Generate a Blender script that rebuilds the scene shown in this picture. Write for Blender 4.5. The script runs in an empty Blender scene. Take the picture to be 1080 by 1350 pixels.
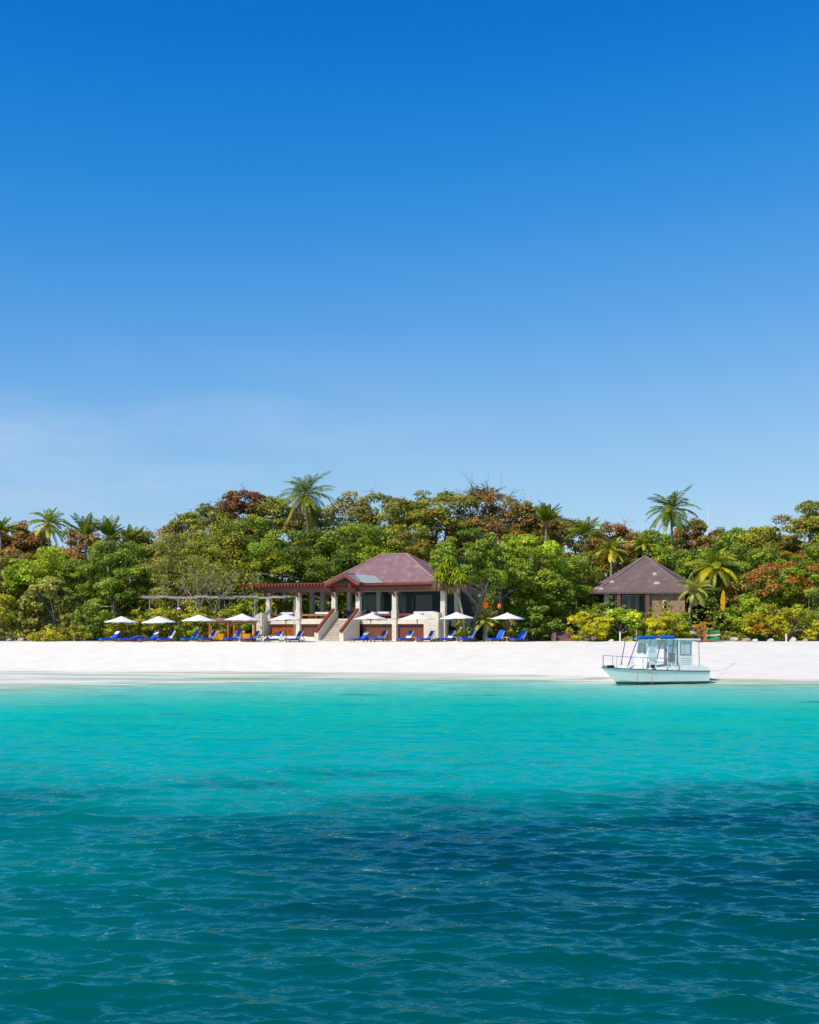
import bpy, math, random
import numpy as np
from mathutils import Vector

R = math.radians
SC = bpy.context.scene
COL = SC.collection
rng = np.random.default_rng(7)
random.seed(7)

# ------------------------------------------------------------------ camera
F, CX, HY, CAMZ = 1600.0, 540.0, 826.0, 4.6
cam = bpy.data.cameras.new("camera")
cam.sensor_width = 36.0
cam.sensor_fit = 'AUTO'
cam.lens = 36.0 * F / 1350.0
cam.shift_y = (HY - 675.0) / 1350.0
cam.clip_end = 8000
co = bpy.data.objects.new("camera", cam)
COL.objects.link(co)
co.location = (0, 0, CAMZ)
co.rotation_euler = (R(90), 0, 0)
SC.camera = co


def at(px, py, Y):
    return np.array([(px - CX) / F * Y, Y, CAMZ - (py - HY) / F * Y])


def wx(px, Y):
    return (px - CX) / F * Y


def wz(py, Y):
    return CAMZ - (py - HY) / F * Y


# ------------------------------------------------------------------ light
SUN_AZ, SUN_EL = 46.0, 48.0          # degrees left of straight-behind the camera, above the horizon
sv = Vector((-math.sin(R(SUN_AZ)) * math.cos(R(SUN_EL)), -math.cos(R(SUN_AZ)) * math.cos(R(SUN_EL)), math.sin(R(SUN_EL))))
sl = bpy.data.lights.new("sun", 'SUN')
sl.energy = 4.4
sl.angle = R(0.53)
sl.color = (1.0, 0.925, 0.81)
so = bpy.data.objects.new("sun", sl)
COL.objects.link(so)
so.rotation_euler = (-sv).to_track_quat('-Z', 'Y').to_euler()
so.location = (-40, -40, 60)

world = bpy.data.worlds.new("World")
SC.world = world
world.use_nodes = True
wn, wl = world.node_tree.nodes, world.node_tree.links
wn.clear()
wout = wn.new('ShaderNodeOutputWorld')
wbg = wn.new('ShaderNodeBackground')
sky = wn.new('ShaderNodeTexSky')
sky.sky_type = 'NISHITA'
sky.sun_disc = False
sky.sun_elevation = R(SUN_EL)
sky.sun_rotation = math.atan2(sv.x, sv.y) % (2 * math.pi)
sky.altitude = 0
sky.air_density = 1.0
sky.dust_density = 0.3
sky.ozone_density = 3.0
def vm(op, a, b):
    n = wn.new('ShaderNodeVectorMath'); n.operation = op
    wl.new(a, n.inputs[0])
    if op == 'SCALE': n.inputs['Scale'].default_value = b
    return n.outputs[0]


def wm(op, a, b=None, clamp=False):
    n = wn.new('ShaderNodeMath'); n.operation = op; n.use_clamp = clamp
    for i_, v_ in enumerate((a, b)):
        if v_ is None: continue
        if isinstance(v_, (int, float)): n.inputs[i_].default_value = v_
        else: wl.new(v_, n.inputs[i_])
    return n.outputs[0]


def wsm(x, lo, hi):
    n = wn.new('ShaderNodeMapRange'); n.interpolation_type = 'SMOOTHSTEP'
    wl.new(x, n.inputs[0]); n.inputs[1].default_value = lo; n.inputs[2].default_value = hi
    return n.outputs[0]


# a polarising filter deepens the clear sky: a response curve for each channel of the sky's light
wcv = wn.new('ShaderNodeRGBCurve')
wl.new(vm('SCALE', sky.outputs['Color'], 0.1), wcv.inputs['Color'])
CURVE = [[(0, 0), (.07, .0015), (.105, .0046), (.129, .0194), (.177, .0844), (.296, .262), (.40, .36), (.60, .52), (1, .85)],
         [(0, 0), (.10, .075), (.181, .171), (.2195, .235), (.294, .337), (.453, .515), (.56, .60), (.70, .69), (1, .9)],
         [(0, 0), (.20, .38), (.331, .597), (.387, .679), (.481, .76), (.619, .831), (.70, .86), (1, 1)]]
for ci, pts in enumerate(CURVE):
    cu = wcv.mapping.curves[ci]
    while len(cu.points) < len(pts): cu.points.new(0.5, 0.5)
    for pt, (a_, b_) in zip(cu.points, pts):
        pt.location = (a_, b_); pt.handle_type = 'AUTO_CLAMPED'
wcv.mapping.update()
# thin high cirrus low on the left
wtc = wn.new('ShaderNodeTexCoord')
wsp = wn.new('ShaderNodeSeparateXYZ'); wl.new(wtc.outputs['Generated'], wsp.inputs[0])
wmp = wn.new('ShaderNodeMapping'); wmp.inputs['Scale'].default_value = (2.2, 2.2, 9.0); wmp.inputs['Rotation'].default_value = (0, R(-8), 0)
wl.new(wtc.outputs['Generated'], wmp.inputs['Vector'])
wno = wn.new('ShaderNodeTexNoise'); wno.inputs['Scale'].default_value = 2.0; wno.inputs['Detail'].default_value = 7; wno.inputs['Roughness'].default_value = .55
wl.new(wmp.outputs[0], wno.inputs['Vector'])
cf = wm('MULTIPLY', wsm(wno.outputs['Fac'], .36, .75), wsm(wsp.outputs[0], .16, -.22))
cf = wm('MULTIPLY', cf, wm('MULTIPLY', wsm(wsp.outputs[2], .02, .10), wsm(wsp.outputs[2], .25, .11)))
cf = wm('MULTIPLY', cf, .42)
wmx = wn.new('ShaderNodeMix'); wmx.data_type = 'RGBA'
wl.new(cf, wmx.inputs[0]); wl.new(wcv.outputs[0], wmx.inputs[6]); wmx.inputs[7].default_value = (.58, .74, .90, 1)
wl.new(vm('SCALE', wmx.outputs[2], 10.0), wbg.inputs['Color'])
wbg.inputs['Strength'].default_value = 0.1
wl.new(wbg.outputs[0], wout.inputs['Surface'])

SC.view_settings.view_transform = 'Standard'
SC.view_settings.look = 'None'
SC.view_settings.exposure = 0
SC.view_settings.gamma = 1
SC.render.engine = 'CYCLES'
SC.cycles.max_bounces = 6
SC.cycles.transparent_max_bounces = 8
SC.cycles.use_denoising = True


# ------------------------------------------------------------------ helpers
def tag(o, label=None, cat=None, group=None, kind=None):
    if label: o['label'] = label
    if cat: o['category'] = cat
    if group: o['group'] = group
    if kind: o['kind'] = kind
    return o


def empty(name, loc=(0, 0, 0), rz=0.0):
    o = bpy.data.objects.new(name, None)
    o.empty_display_size = 0.3
    o.location = tuple(float(v) for v in loc)
    o.rotation_euler = (0, 0, rz)
    COL.objects.link(o)
    return o


def copy_tree(o, parent=None):
    c = o.copy()
    COL.objects.link(c)
    c.parent = parent
    for ch in list(o.children):
        copy_tree(ch, c)
    return c


class MB:
    """collects vertices and faces for one mesh"""
    def __init__(s):
        s.v, s.f, s.n = [], [], 0

    def add(s, verts, faces):
        verts = np.asarray(verts, float).reshape(-1, 3)
        s.v.append(verts)
        s.f += [tuple(i + s.n for i in f) for f in faces]
        s.n += len(verts)
        return s

    def box(s, x0, x1, y0, y1, z0, z1):
        v = [(x0, y0, z0), (x1, y0, z0), (x1, y1, z0), (x0, y1, z0), (x0, y0, z1), (x1, y0, z1), (x1, y1, z1), (x0, y1, z1)]
        return s.add(v, [(0, 3, 2, 1), (4, 5, 6, 7), (0, 1, 5, 4), (1, 2, 6, 5), (2, 3, 7, 6), (3, 0, 4, 7)])

    def bar(s, p, q, w, h):
        """box of width w and height h running from p to q"""
        p, q = np.array(p, float), np.array(q, float)
        d = (q - p) / np.linalg.norm(q - p)
        side = np.cross(d, (0, 0, 1.0))
        if np.linalg.norm(side) < 1e-4: side = np.array((1.0, 0, 0))
        side /= np.linalg.norm(side)
        up = np.cross(side, d)
        a, b = side * w / 2, up * h / 2
        v = [p - a - b, p + a - b, p + a + b, p - a + b, q - a - b, q + a - b, q + a + b, q - a + b]
        return s.add(v, [(0, 1, 2, 3), (7, 6, 5, 4), (0, 4, 5, 1), (1, 5, 6, 2), (2, 6, 7, 3), (3, 7, 4, 0)])

    def tube(s, pts, rad, n=8, cap=True):
        pts = np.array(pts, float)
        m = len(pts)
        rad = np.full(m, rad, float) if np.isscalar(rad) else np.array(rad, float)
        tan = np.gradient(pts, axis=0)
        tan /= np.linalg.norm(tan, axis=1)[:, None] + 1e-9
        ref = np.array((0, 0, 1.0)) if abs(tan[0][2]) < 0.8 else np.array((1.0, 0, 0))
        vs = []
        for i in range(m):
            a = np.cross(tan[i], ref); a /= np.linalg.norm(a) + 1e-9
            b = np.cross(tan[i], a)
            th = np.linspace(0, 2 * math.pi, n, endpoint=False)
            vs.append(pts[i] + rad[i] * (np.cos(th)[:, None] * a + np.sin(th)[:, None] * b))
        fs = []
        for i in range(m - 1):
            for k in range(n):
                k2 = (k + 1) % n
                fs.append((i * n + k, i * n + k2, (i + 1) * n + k2, (i + 1) * n + k))
        if cap:
            fs.append(tuple(range(n - 1, -1, -1)))
            fs.append(tuple((m - 1) * n + k for k in range(n)))
        return s.add(np.concatenate(vs), fs)

    def lathe(s, prof, n=16, c=(0, 0, 0)):
        prof = np.array(prof, float)
        th = np.linspace(0, 2 * math.pi, n, endpoint=False)
        vs = [np.stack([c[0] + r * np.cos(th), c[1] + r * np.sin(th), np.full(n, c[2] + z)], 1) for r, z in prof]
        fs = []
        for i in range(len(prof) - 1):
            for k in range(n):
                k2 = (k + 1) % n
                fs.append((i * n + k, i * n + k2, (i + 1) * n + k2, (i + 1) * n + k))
        return s.add(np.concatenate(vs), fs)

    def prism(s, poly, axis, a0, a1):
        """closed polygon extruded along axis; poly gives the two other coordinates in order"""
        def mk(p, a):
            return {'x': (a, p[0], p[1]), 'y': (p[0], a, p[1]), 'z': (p[0], p[1], a)}[axis]
        n = len(poly)
        v = [mk(p, a0) for p in poly] + [mk(p, a1) for p in poly]
        f = [tuple(range(n)), tuple(range(2 * n - 1, n - 1, -1))] + [(i, n + i, n + (i + 1) % n, (i + 1) % n) for i in range(n)]
        return s.add(v, f)

    def build(s, name, mat=None, parent=None, smooth=False, bevel=0.0, loc=None):
        me = bpy.data.meshes.new(name)
        me.from_pydata(np.concatenate(s.v).tolist(), [], s.f)
        me.validate()
        import bmesh
        bm = bmesh.new(); bm.from_mesh(me)
        bmesh.ops.recalc_face_normals(bm, faces=bm.faces)
        if bevel > 0:
            ed = [e for e in bm.edges if len(e.link_faces) == 2 and e.calc_face_angle(0) > 0.6]
            bmesh.ops.bevel(bm, geom=ed, offset=bevel, segments=2, affect='EDGES', clamp_overlap=True)
        bm.to_mesh(me); bm.free()
        if smooth:
            me.polygons.foreach_set('use_smooth', [True] * len(me.polygons))
        if mat: me.materials.append(mat)
        o = bpy.data.objects.new(name, me)
        COL.objects.link(o)
        if parent: o.parent = parent
        if loc is not None: o.location = tuple(float(v) for v in loc)
        return o


def np_mesh(name, verts, quads, mat, parent=None, smooth=False, colors=None, attrs=None):
    """fast mesh of quads from arrays"""
    me = bpy.data.meshes.new(name)
    nv, nf = len(verts), len(quads)
    me.vertices.add(nv)
    me.vertices.foreach_set('co', np.ascontiguousarray(verts, dtype=np.float32).ravel())
    me.loops.add(nf * 4)
    me.loops.foreach_set('vertex_index', np.ascontiguousarray(quads, dtype=np.int32).ravel())
    me.polygons.add(nf)
    me.polygons.foreach_set('loop_start', np.arange(0, nf * 4, 4, dtype=np.int32))
    me.polygons.foreach_set('loop_total', np.full(nf, 4, dtype=np.int32))
    me.update(calc_edges=True)
    if smooth:
        me.polygons.foreach_set('use_smooth', np.ones(nf, dtype=bool))
    if colors is not None:
        a = me.attributes.new('leaf_tint', 'FLOAT_COLOR', 'POINT')
        c = np.ones((nv, 4), np.float32); c[:, :3] = colors
        a.data.foreach_set('color', c.ravel())
    for k, arr in (attrs or {}).items():
        a = me.attributes.new(k, 'FLOAT', 'POINT')
        a.data.foreach_set('value', np.ascontiguousarray(arr, dtype=np.float32))
    if mat: me.materials.append(mat)
    o = bpy.data.objects.new(name, me)
    COL.objects.link(o)
    if parent: o.parent = parent
    return o


# ------------------------------------------------------------------ materials
class NT:
    def __init__(s, name):
        s.m = bpy.data.materials.new(name)
        s.m.use_nodes = True
        s.t = s.m.node_tree
        s.t.nodes.clear()
        s.out = s.t.nodes.new('ShaderNodeOutputMaterial')

    def n(s, typ, **kw):
        nd = s.t.nodes.new(typ)
        for k, v in kw.items():
            if k in nd.inputs: nd.inputs[k].default_value = v
            else: setattr(nd, k, v)
        return nd

    def l(s, a, b):
        s.t.links.new(a, b)

    def math(s, op, a, b=None, c=None, clamp=False):
        nd = s.t.nodes.new('ShaderNodeMath'); nd.operation = op; nd.use_clamp = clamp
        for i, v in enumerate((a, b, c)):
            if v is None: continue
            if isinstance(v, (int, float)): nd.inputs[i].default_value = v
            else: s.l(v, nd.inputs[i])
        return nd.outputs[0]

    def mix(s, fac, a, b, mode='MIX'):
        nd = s.t.nodes.new('ShaderNodeMix'); nd.data_type = 'RGBA'; nd.blend_type = mode
        for k, v in ((0, fac), (6, a), (7, b)):
            if isinstance(v, (int, float)): nd.inputs[k].default_value = v
            elif isinstance(v, tuple): nd.inputs[k].default_value = (*v[:3], 1)
            else: s.l(v, nd.inputs[k])
        return nd.outputs[2]

    def smooth(s, x, lo, hi):
        nd = s.t.nodes.new('ShaderNodeMapRange'); nd.interpolation_type = 'SMOOTHSTEP'
        s.l(x, nd.inputs[0]); nd.inputs[1].default_value = lo; nd.inputs[2].default_value = hi
        return nd.outputs[0]

    def noise(s, scale, detail=3, rough=0.5, vec=None, stretch=None):
        nd = s.n('ShaderNodeTexNoise', Scale=scale, Detail=detail, Roughness=rough)
        if vec is None: vec = s.n('ShaderNodeNewGeometry').outputs['Position']
        if stretch:
            mp = s.n('ShaderNodeMapping'); mp.inputs['Scale'].default_value = stretch
            s.l(vec, mp.inputs['Vector']); vec = mp.outputs['Vector']
        s.l(vec, nd.inputs['Vector'])
        return nd.outputs['Fac']


def surf(name, col, rough=0.6, var=0.18, scale=3.0, bump=0.0, spec=0.3, metal=0.0, col2=None, stretch=None, coat=0.0):
    """general weathered paint, plaster, timber or cloth"""
    t = NT(name)
    b = t.n('ShaderNodeBsdfPrincipled', Roughness=rough, Metallic=metal)
    b.inputs['Specular IOR Level'].default_value = spec
    b.inputs['Coat Weight'].default_value = coat
    tc = t.n('ShaderNodeTexCoord').outputs['Object']
    nf = t.noise(scale, 5, 0.6, tc, stretch)
    f = t.smooth(nf, 0.3, 0.7)
    dark = tuple(c * (1 - var) for c in col) if col2 is None else col2
    lite = tuple(min(1, c * (1 + var * 0.6)) for c in col)
    t.l(t.mix(f, dark, lite), b.inputs['Base Color'])
    if bump > 0:
        bp = t.n('ShaderNodeBump', Strength=bump, Distance=0.03)
        t.l(nf, bp.inputs['Height']); t.l(bp.outputs[0], b.inputs['Normal'])
    t.l(b.outputs[0], t.out.inputs[0])
    return t.m


def leaf_material(name, transl=0.3, rough=0.5):
    t = NT(name)
    at_ = t.n('ShaderNodeAttribute', attribute_name='leaf_tint')
    b = t.n('ShaderNodeBsdfPrincipled', Roughness=rough)
    b.inputs['Specular IOR Level'].default_value = 0.35
    tr = t.n('ShaderNodeBsdfTranslucent')
    t.l(at_.outputs['Color'], b.inputs['Base Color'])
    t.l(t.mix(0.5, at_.outputs['Color'], (0.40, 0.42, 0.02), 'MIX'), tr.inputs['Color'])
    mx = t.n('ShaderNodeMixShader', Fac=transl)
    t.l(b.outputs[0], mx.inputs[1]); t.l(tr.outputs[0], mx.inputs[2])
    t.l(mx.outputs[0], t.out.inputs[0])
    return t.m


def roof_material(name, c1, c2, c3, rows=3.2):
    """weathered shingles: rows of tiles with lighter lichen"""
    t = NT(name)
    b = t.n('ShaderNodeBsdfPrincipled', Roughness=0.75)
    b.inputs['Specular IOR Level'].default_value = 0.25
    tc = t.n('ShaderNodeTexCoord').outputs['Object']
    cb = t.n('ShaderNodeCombineXYZ'); sp = t.n('ShaderNodeSeparateXYZ')
    t.l(tc, sp.inputs[0])
    t.l(t.math('ADD', sp.outputs[0], t.math('MULTIPLY', sp.outputs[1], 0.8)), cb.inputs[0]); t.l(sp.outputs[2], cb.inputs[1])
    br = t.n('ShaderNodeTexBrick', Scale=rows)
    br.inputs['Color1'].default_value = (*c1, 1); br.inputs['Color2'].default_value = (*c2, 1)
    br.inputs['Mortar'].default_value = (*[c * 0.6 for c in c2], 1)
    br.inputs['Mortar Size'].default_value = 0.03
    br.inputs['Brick Width'].default_value = 0.8; br.inputs['Row Height'].default_value = 0.35
    t.l(cb.outputs[0], br.inputs['Vector'])
    big = t.smooth(t.noise(0.9, 5, 0.65, tc, (1, 1, 1.8)), 0.45, 0.75)
    t.l(t.mix(t.math('MULTIPLY', big, 0.65), br.outputs['Color'], c3), b.inputs['Base Color'])
    bp = t.n('ShaderNodeBump', Strength=0.5, Distance=0.04)
    t.l(br.outputs['Fac'], bp.inputs['Height']); bp.invert = True
    t.l(bp.outputs[0], b.inputs['Normal'])
    t.l(b.outputs[0], t.out.inputs[0])
    return t.m


M = {}
M['plaster'] = surf('plaster', (0.70, 0.61, 0.49), 0.85, 0.10, 1.2, 0.1)
M['stone_step'] = surf('stone_step', (0.60, 0.52, 0.43), 0.85, 0.15, 2.0, 0.1)
M['column'] = surf('column_stone', (0.68, 0.61, 0.51), 0.8, 0.15, 2.5, 0.1)
M['red_wood'] = surf('red_timber', (0.24, 0.055, 0.03), 0.5, 0.3, 2.0, 0.05, stretch=(0.4, 4, 4))
M['fascia'] = surf('mauve_fascia', (0.23, 0.10, 0.09), 0.6, 0.25, 1.5, 0.05, stretch=(0.5, 3, 3))
M['orange_wood'] = surf('orange_timber', (0.45, 0.155, 0.03), 0.5, 0.3, 2.0, 0.05, stretch=(3, 3, 0.5))
M['panel_orange'] = surf('orange_carved_panel', (0.40, 0.115, 0.03), 0.5, 0.55, 3.0, 0.3, col2=(0.22, 0.05, 0.016))
M['panel_brown'] = surf('brown_slatted_panel', (0.20, 0.075, 0.05), 0.55, 0.25, 3.0, 0.2, stretch=(6, 6, 0.4))
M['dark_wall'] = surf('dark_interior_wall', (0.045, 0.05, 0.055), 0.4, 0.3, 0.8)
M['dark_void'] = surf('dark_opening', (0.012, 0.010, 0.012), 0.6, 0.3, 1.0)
M['roof'] = roof_material('mauve_shingles', (0.30, 0.165, 0.165), (0.235, 0.125, 0.128), (0.42, 0.29, 0.285))
M['roof_dark'] = roof_material('brown_mauve_shingles', (0.215, 0.14, 0.125), (0.16, 0.105, 0.094), (0.27, 0.195, 0.185))
M['ridge'] = surf('ridge_tiles', (0.36, 0.22, 0.21), 0.75, 0.2, 3.0)
M['white_cloth'] = surf('white_canvas', (0.80, 0.78, 0.73), 0.85, 0.06, 2.0, 0.05)
M['table_cloth'] = surf('white_tablecloth', (0.74, 0.76, 0.80), 0.85, 0.08, 2.0)
M['pole'] = surf('varnished_pole', (0.19, 0.075, 0.03), 0.45, 0.25, 3.0)
M['blue_cloth'] = surf('blue_cushion', (0.012, 0.12, 0.72), 0.75, 0.2, 3.0)
M['navy_cloth'] = surf('navy_towel', (0.008, 0.055, 0.42), 0.8, 0.25, 3.0)
M['teak'] = surf('lounger_teak', (0.26, 0.12, 0.06), 0.55, 0.3, 3.0, stretch=(0.5, 4, 4))
M['yellow_cloth'] = surf('yellow_mattress', (0.72, 0.33, 0.015), 0.8, 0.15, 2.0)
M['straw'] = surf('woven_straw', (0.50, 0.33, 0.13), 0.85, 0.3, 8.0, 0.3)
M['white_paint'] = surf('white_gelcoat', (0.86, 0.84, 0.78), 0.25, 0.05, 1.5, coat=0.4)
M['navy_trim'] = surf('navy_rubber', (0.02, 0.035, 0.07), 0.5, 0.2, 2.0)
M['steel'] = surf('stainless_tube', (0.45, 0.47, 0.50), 0.3, 0.1, 3.0, metal=0.8)
M['grey_tube'] = surf('grey_painted_tube', (0.10, 0.13, 0.19), 0.4, 0.1, 3.0)
M['canvas_blue'] = surf('blue_canvas', (0.005, 0.13, 0.50), 0.8, 0.25, 3.0, 0.3)
M['window_trim'] = surf('grey_window_trim', (0.22, 0.29, 0.34), 0.5, 0.1, 3.0)
M['black'] = surf('black_rubber', (0.015, 0.015, 0.018), 0.6, 0.2, 2.0)
M['kayak_green'] = surf('green_polyethylene', (0.004, 0.34, 0.15), 0.4, 0.1, 2.0)
M['kayak_yellow'] = surf('yellow_polyethylene', (0.65, 0.36, 0.01), 0.4, 0.1, 2.0)
M['kayak_white'] = surf('pale_polyethylene', (0.60, 0.58, 0.50), 0.4, 0.1, 2.0)
M['orange_cloth'] = surf('orange_fabric', (0.78, 0.13, 0.01), 0.7, 0.15, 4.0)
M['peach'] = surf('peach_stone', (0.52, 0.31, 0.19), 0.85, 0.2, 1.5, 0.15)
M['brown_wall'] = surf('brown_boarding', (0.42, 0.25, 0.165), 0.7, 0.2, 1.5, 0.1)
M['grey_beam'] = surf('sunbleached_timber', (0.37, 0.335, 0.28), 0.8, 0.2, 2.0, 0.1)
M['rock'] = surf('beach_rock', (0.42, 0.33, 0.27), 0.9, 0.4, 2.5, 0.6)
M['rock_pale'] = surf('pale_coral_rock', (0.62, 0.57, 0.52), 0.9, 0.35, 3.0, 0.6)
M['brick_path'] = surf('mauve_paving', (0.22, 0.12, 0.10), 0.85, 0.25, 2.5, 0.2)
M['bark'] = surf('grey_bark', (0.22, 0.18, 0.14), 0.9, 0.35, 2.0, 0.4, stretch=(3, 3, 0.7))
M['bark_pale'] = surf('pale_bark', (0.36, 0.30, 0.22), 0.9, 0.3, 2.0, 0.4, stretch=(3, 3, 0.7))
M['bark_palm'] = surf('palm_bark', (0.30, 0.25, 0.19), 0.9, 0.35, 4.0, 0.4, stretch=(0.5, 0.5, 3))
M['leaf'] = leaf_material('leaves', 0.30)
M['frond'] = leaf_material('palm_fronds', 0.25, 0.4)


def glass(name, col, rough=0.05):
    t = NT(name)
    b = t.n('ShaderNodeBsdfPrincipled', Roughness=rough)
    b.inputs['Base Color'].default_value = (*col, 1)
    b.inputs['Specular IOR Level'].default_value = 0.6
    tr = t.n('ShaderNodeBsdfTransparent'); tr.inputs[0].default_value = (0.75, 0.85, 0.88, 1)
    mx = t.n('ShaderNodeMixShader', Fac=0.6)
    t.l(b.outputs[0], mx.inputs[1]); t.l(tr.outputs[0], mx.inputs[2])
    t.l(mx.outputs[0], t.out.inputs[0])
    return t.m


M['glass'] = glass('boat_glazing', (0.68, 0.72, 0.67))
M['house_glass'] = glass('house_glazing', (0.14, 0.22, 0.23))  # turquoise reflection of the panes is put into this base colour


def corrugated():
    t = NT('grey_corrugated_metal')
    b = t.n('ShaderNodeBsdfPrincipled', Roughness=0.45, Metallic=0.2)
    tc = t.n('ShaderNodeTexCoord').outputs['Object']
    wv = t.n('ShaderNodeTexWave', Scale=1.6); wv.bands_direction = 'Y'
    t.l(tc, wv.inputs['Vector'])
    t.l(t.mix(wv.outputs['Fac'], (0.22, 0.25, 0.24), (0.38, 0.41, 0.39)), b.inputs['Base Color'])
    bp = t.n('ShaderNodeBump', Strength=0.6, Distance=0.05); t.l(wv.outputs['Fac'], bp.inputs['Height'])
    t.l(bp.outputs[0], b.inputs['Normal'])
    t.l(b.outputs[0], t.out.inputs[0])
    return t.m


M['corrugated'] = corrugated()


def hull_material():
    t = NT('boat_hull_paint')
    b = t.n('ShaderNodeBsdfPrincipled', Roughness=0.22)
    b.inputs['Coat Weight'].default_value = 0.4
    tc = t.n('ShaderNodeTexCoord').outputs['Object']
    sp = t.n('ShaderNodeSeparateXYZ'); t.l(tc, sp.inputs[0])
    z = t.math('ADD', sp.outputs[2], t.math('MULTIPLY', t.noise(1.5, 3, 0.5, tc), 0.05))
    f = t.smooth(z, 0.20, 0.23)
    st = t.smooth(t.noise(2.0, 4, 0.6, tc, (1.5, 1.5, 0.3)), 0.55, 0.75)
    white = t.mix(t.math('MULTIPLY', st, 0.25), (0.84, 0.86, 0.79), (0.58, 0.64, 0.56))
    t.l(t.mix(f, (0.008, 0.07, 0.12), white), b.inputs['Base Color'])
    t.l(b.outputs[0], t.out.inputs[0])
    return t.m


M['hull'] = hull_material()


# ------------------------------------------------------------------ ground
def vnoise(x, y, seed=0):
    """smooth value noise"""
    r = np.random.default_rng(seed).random((64, 64))
    xi, yi = np.floor(x).astype(int), np.floor(y).astype(int)
    fx, fy = x - xi, y - yi
    fx, fy = fx * fx * (3 - 2 * fx), fy * fy * (3 - 2 * fy)
    g = lambda a, b: r[a % 64, b % 64]
    return (g(xi, yi) * (1 - fx) + g(xi + 1, yi) * fx) * (1 - fy) + (g(xi, yi + 1) * (1 - fx) + g(xi + 1, yi + 1) * fx) * fy


XK = [-60, -36, -28, -20, -10, 0, 8, 14, 18, 26, 36, 60]
YF = [119, 118.5, 118, 117, 115.5, 114, 111, 106, 101, 98.5, 98, 97]
YW = [84, 86, 90, 98, 103, 104, 102, 98.5, 97.5, 96, 95.5, 95]


def terrain(x, y):
    x, y = np.asarray(x, float), np.asarray(y, float)
    yf = np.interp(x, XK, YF) + 1.0 * (vnoise(x / 9 + 50, y * 0, 3) - 0.5)
    yw = np.interp(x, XK, YW) + 2.0 * (vnoise(x / 6 + 30, y * 0, 4) - 0.5)
    crest, zc = 130.0, 2.92
    u = np.clip((y - yf) / (crest - yf), 0, 1)
    face = 0.14 + (zc - 0.14) * (u ** 1.1)
    w = np.clip((y - yw) / np.maximum(yf - yw, 0.5), 0, 1)
    streak = (vnoise(x / 14 + 11, y / 1.5, 5) - 0.5) + 0.5 * (vnoise(x / 5 + 7, y / 0.8, 6) - 0.5)
    terr = 0.0 + 0.14 * w ** 1.5 + 0.26 * streak * np.sin(np.pi * np.clip(w, 0, 1)) ** 0.6
    d = np.clip(yw - y, 0, None)
    sea = -np.where(d < 10, 0.07 * d, np.where(d < 50, 0.7 + 0.04 * (d - 10), 2.3 + 0.06 * (d - 50)))
    sea = np.maximum(sea, -9.0)
    land = zc + 0.012 * (y - crest)
    land = land + 0.13 * np.clip(y - 139, 0, 45) + 0.05 * np.clip(y - 184, 0, 100)
    z = np.where(y < yw, sea, np.where(y < yf, terr, np.where(y < crest, face, land)))
    lump = 0.05 * (vnoise(x / 1.7, y / 1.7, 8) - 0.5) + 0.10 * (vnoise(x / 5, y / 4, 9) - 0.5)
    z = z + lump * np.clip((z - 0.5) / 1.5, 0, 1)
    return z


def tz(x, y):
    return float(terrain(np.array([x]), np.array([y]))[0])


def grid_mesh(name, xs, ys, zfun, mat, smooth=True, attrs=None):
    X, Y = np.meshgrid(xs, ys)
    Z = zfun(X, Y)
    v = np.stack([X, Y, Z], -1).reshape(-1, 3)
    nx, ny = len(xs), len(ys)
    i = np.arange(nx * ny).reshape(ny, nx)
    q = np.stack([i[:-1, :-1], i[:-1, 1:], i[1:, 1:], i[1:, :-1]], -1).reshape(-1, 4)
    return np_mesh(name, v, q, mat, smooth=smooth, attrs=attrs)


def sand_material():
    t = NT('coral_sand')
    b = t.n('ShaderNodeBsdfPrincipled', Roughness=0.9)
    b.inputs['Specular IOR Level'].default_value = 0.1
    pos = t.n('ShaderNodeNewGeometry').outputs['Position']
    sp = t.n('ShaderNodeSeparateXYZ'); t.l(pos, sp.inputs[0])
    n1 = t.noise(0.6, 5, 0.6, pos)
    dry = t.mix(t.smooth(n1, 0.3, 0.7), (0.755, 0.695, 0.585), (0.825, 0.765, 0.655))
    # tide-wet sand and algae film on the low terrace
    zz = t.math('ADD', sp.outputs[2], t.math('MULTIPLY', t.math('SUBTRACT', t.noise(0.25, 4, 0.6, pos, (0.4, 1, 1)), 0.5), 0.25))
    wet = t.smooth(zz, 0.34, 0.20)
    alg = t.smooth(t.noise(0.5, 5, 0.65, pos, (0.10, 1.3, 1)), 0.44, 0.58)
    wetc = t.mix(alg, (0.76, 0.70, 0.59), (0.43, 0.48, 0.33))
    pink = t.smooth(zz, 0.20, 0.27)
    wetc = t.mix(pink, wetc, (0.74, 0.62, 0.52))
    col = t.mix(wet, dry, wetc)
    bld = t.math('MULTIPLY', t.smooth(sp.outputs[0], -19.0, -17.0), t.smooth(sp.outputs[0], 8.5, 6.5))
    soil = t.smooth(t.math('SUBTRACT', t.math('ADD', sp.outputs[1], t.math('MULTIPLY', t.noise(0.5, 4, 0.6, pos), 3.0)), t.math('MULTIPLY', bld, 9.0)), 135.2, 136.2)
    col = t.mix(soil, col, (0.30, 0.22, 0.15))
    t.l(col, b.inputs['Base Color'])
    t.l(t.math('SUBTRACT', 0.9, t.math('MULTIPLY', wet, 0.35)), b.inputs['Roughness'])
    bp = t.n('ShaderNodeBump', Strength=0.22, Distance=0.05)
    t.l(t.noise(2.2, 4, 0.6, pos), bp.inputs['Height']); t.l(bp.outputs[0], b.inputs['Normal'])
    t.l(b.outputs[0], t.out.inputs[0])
    return t.m


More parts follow.
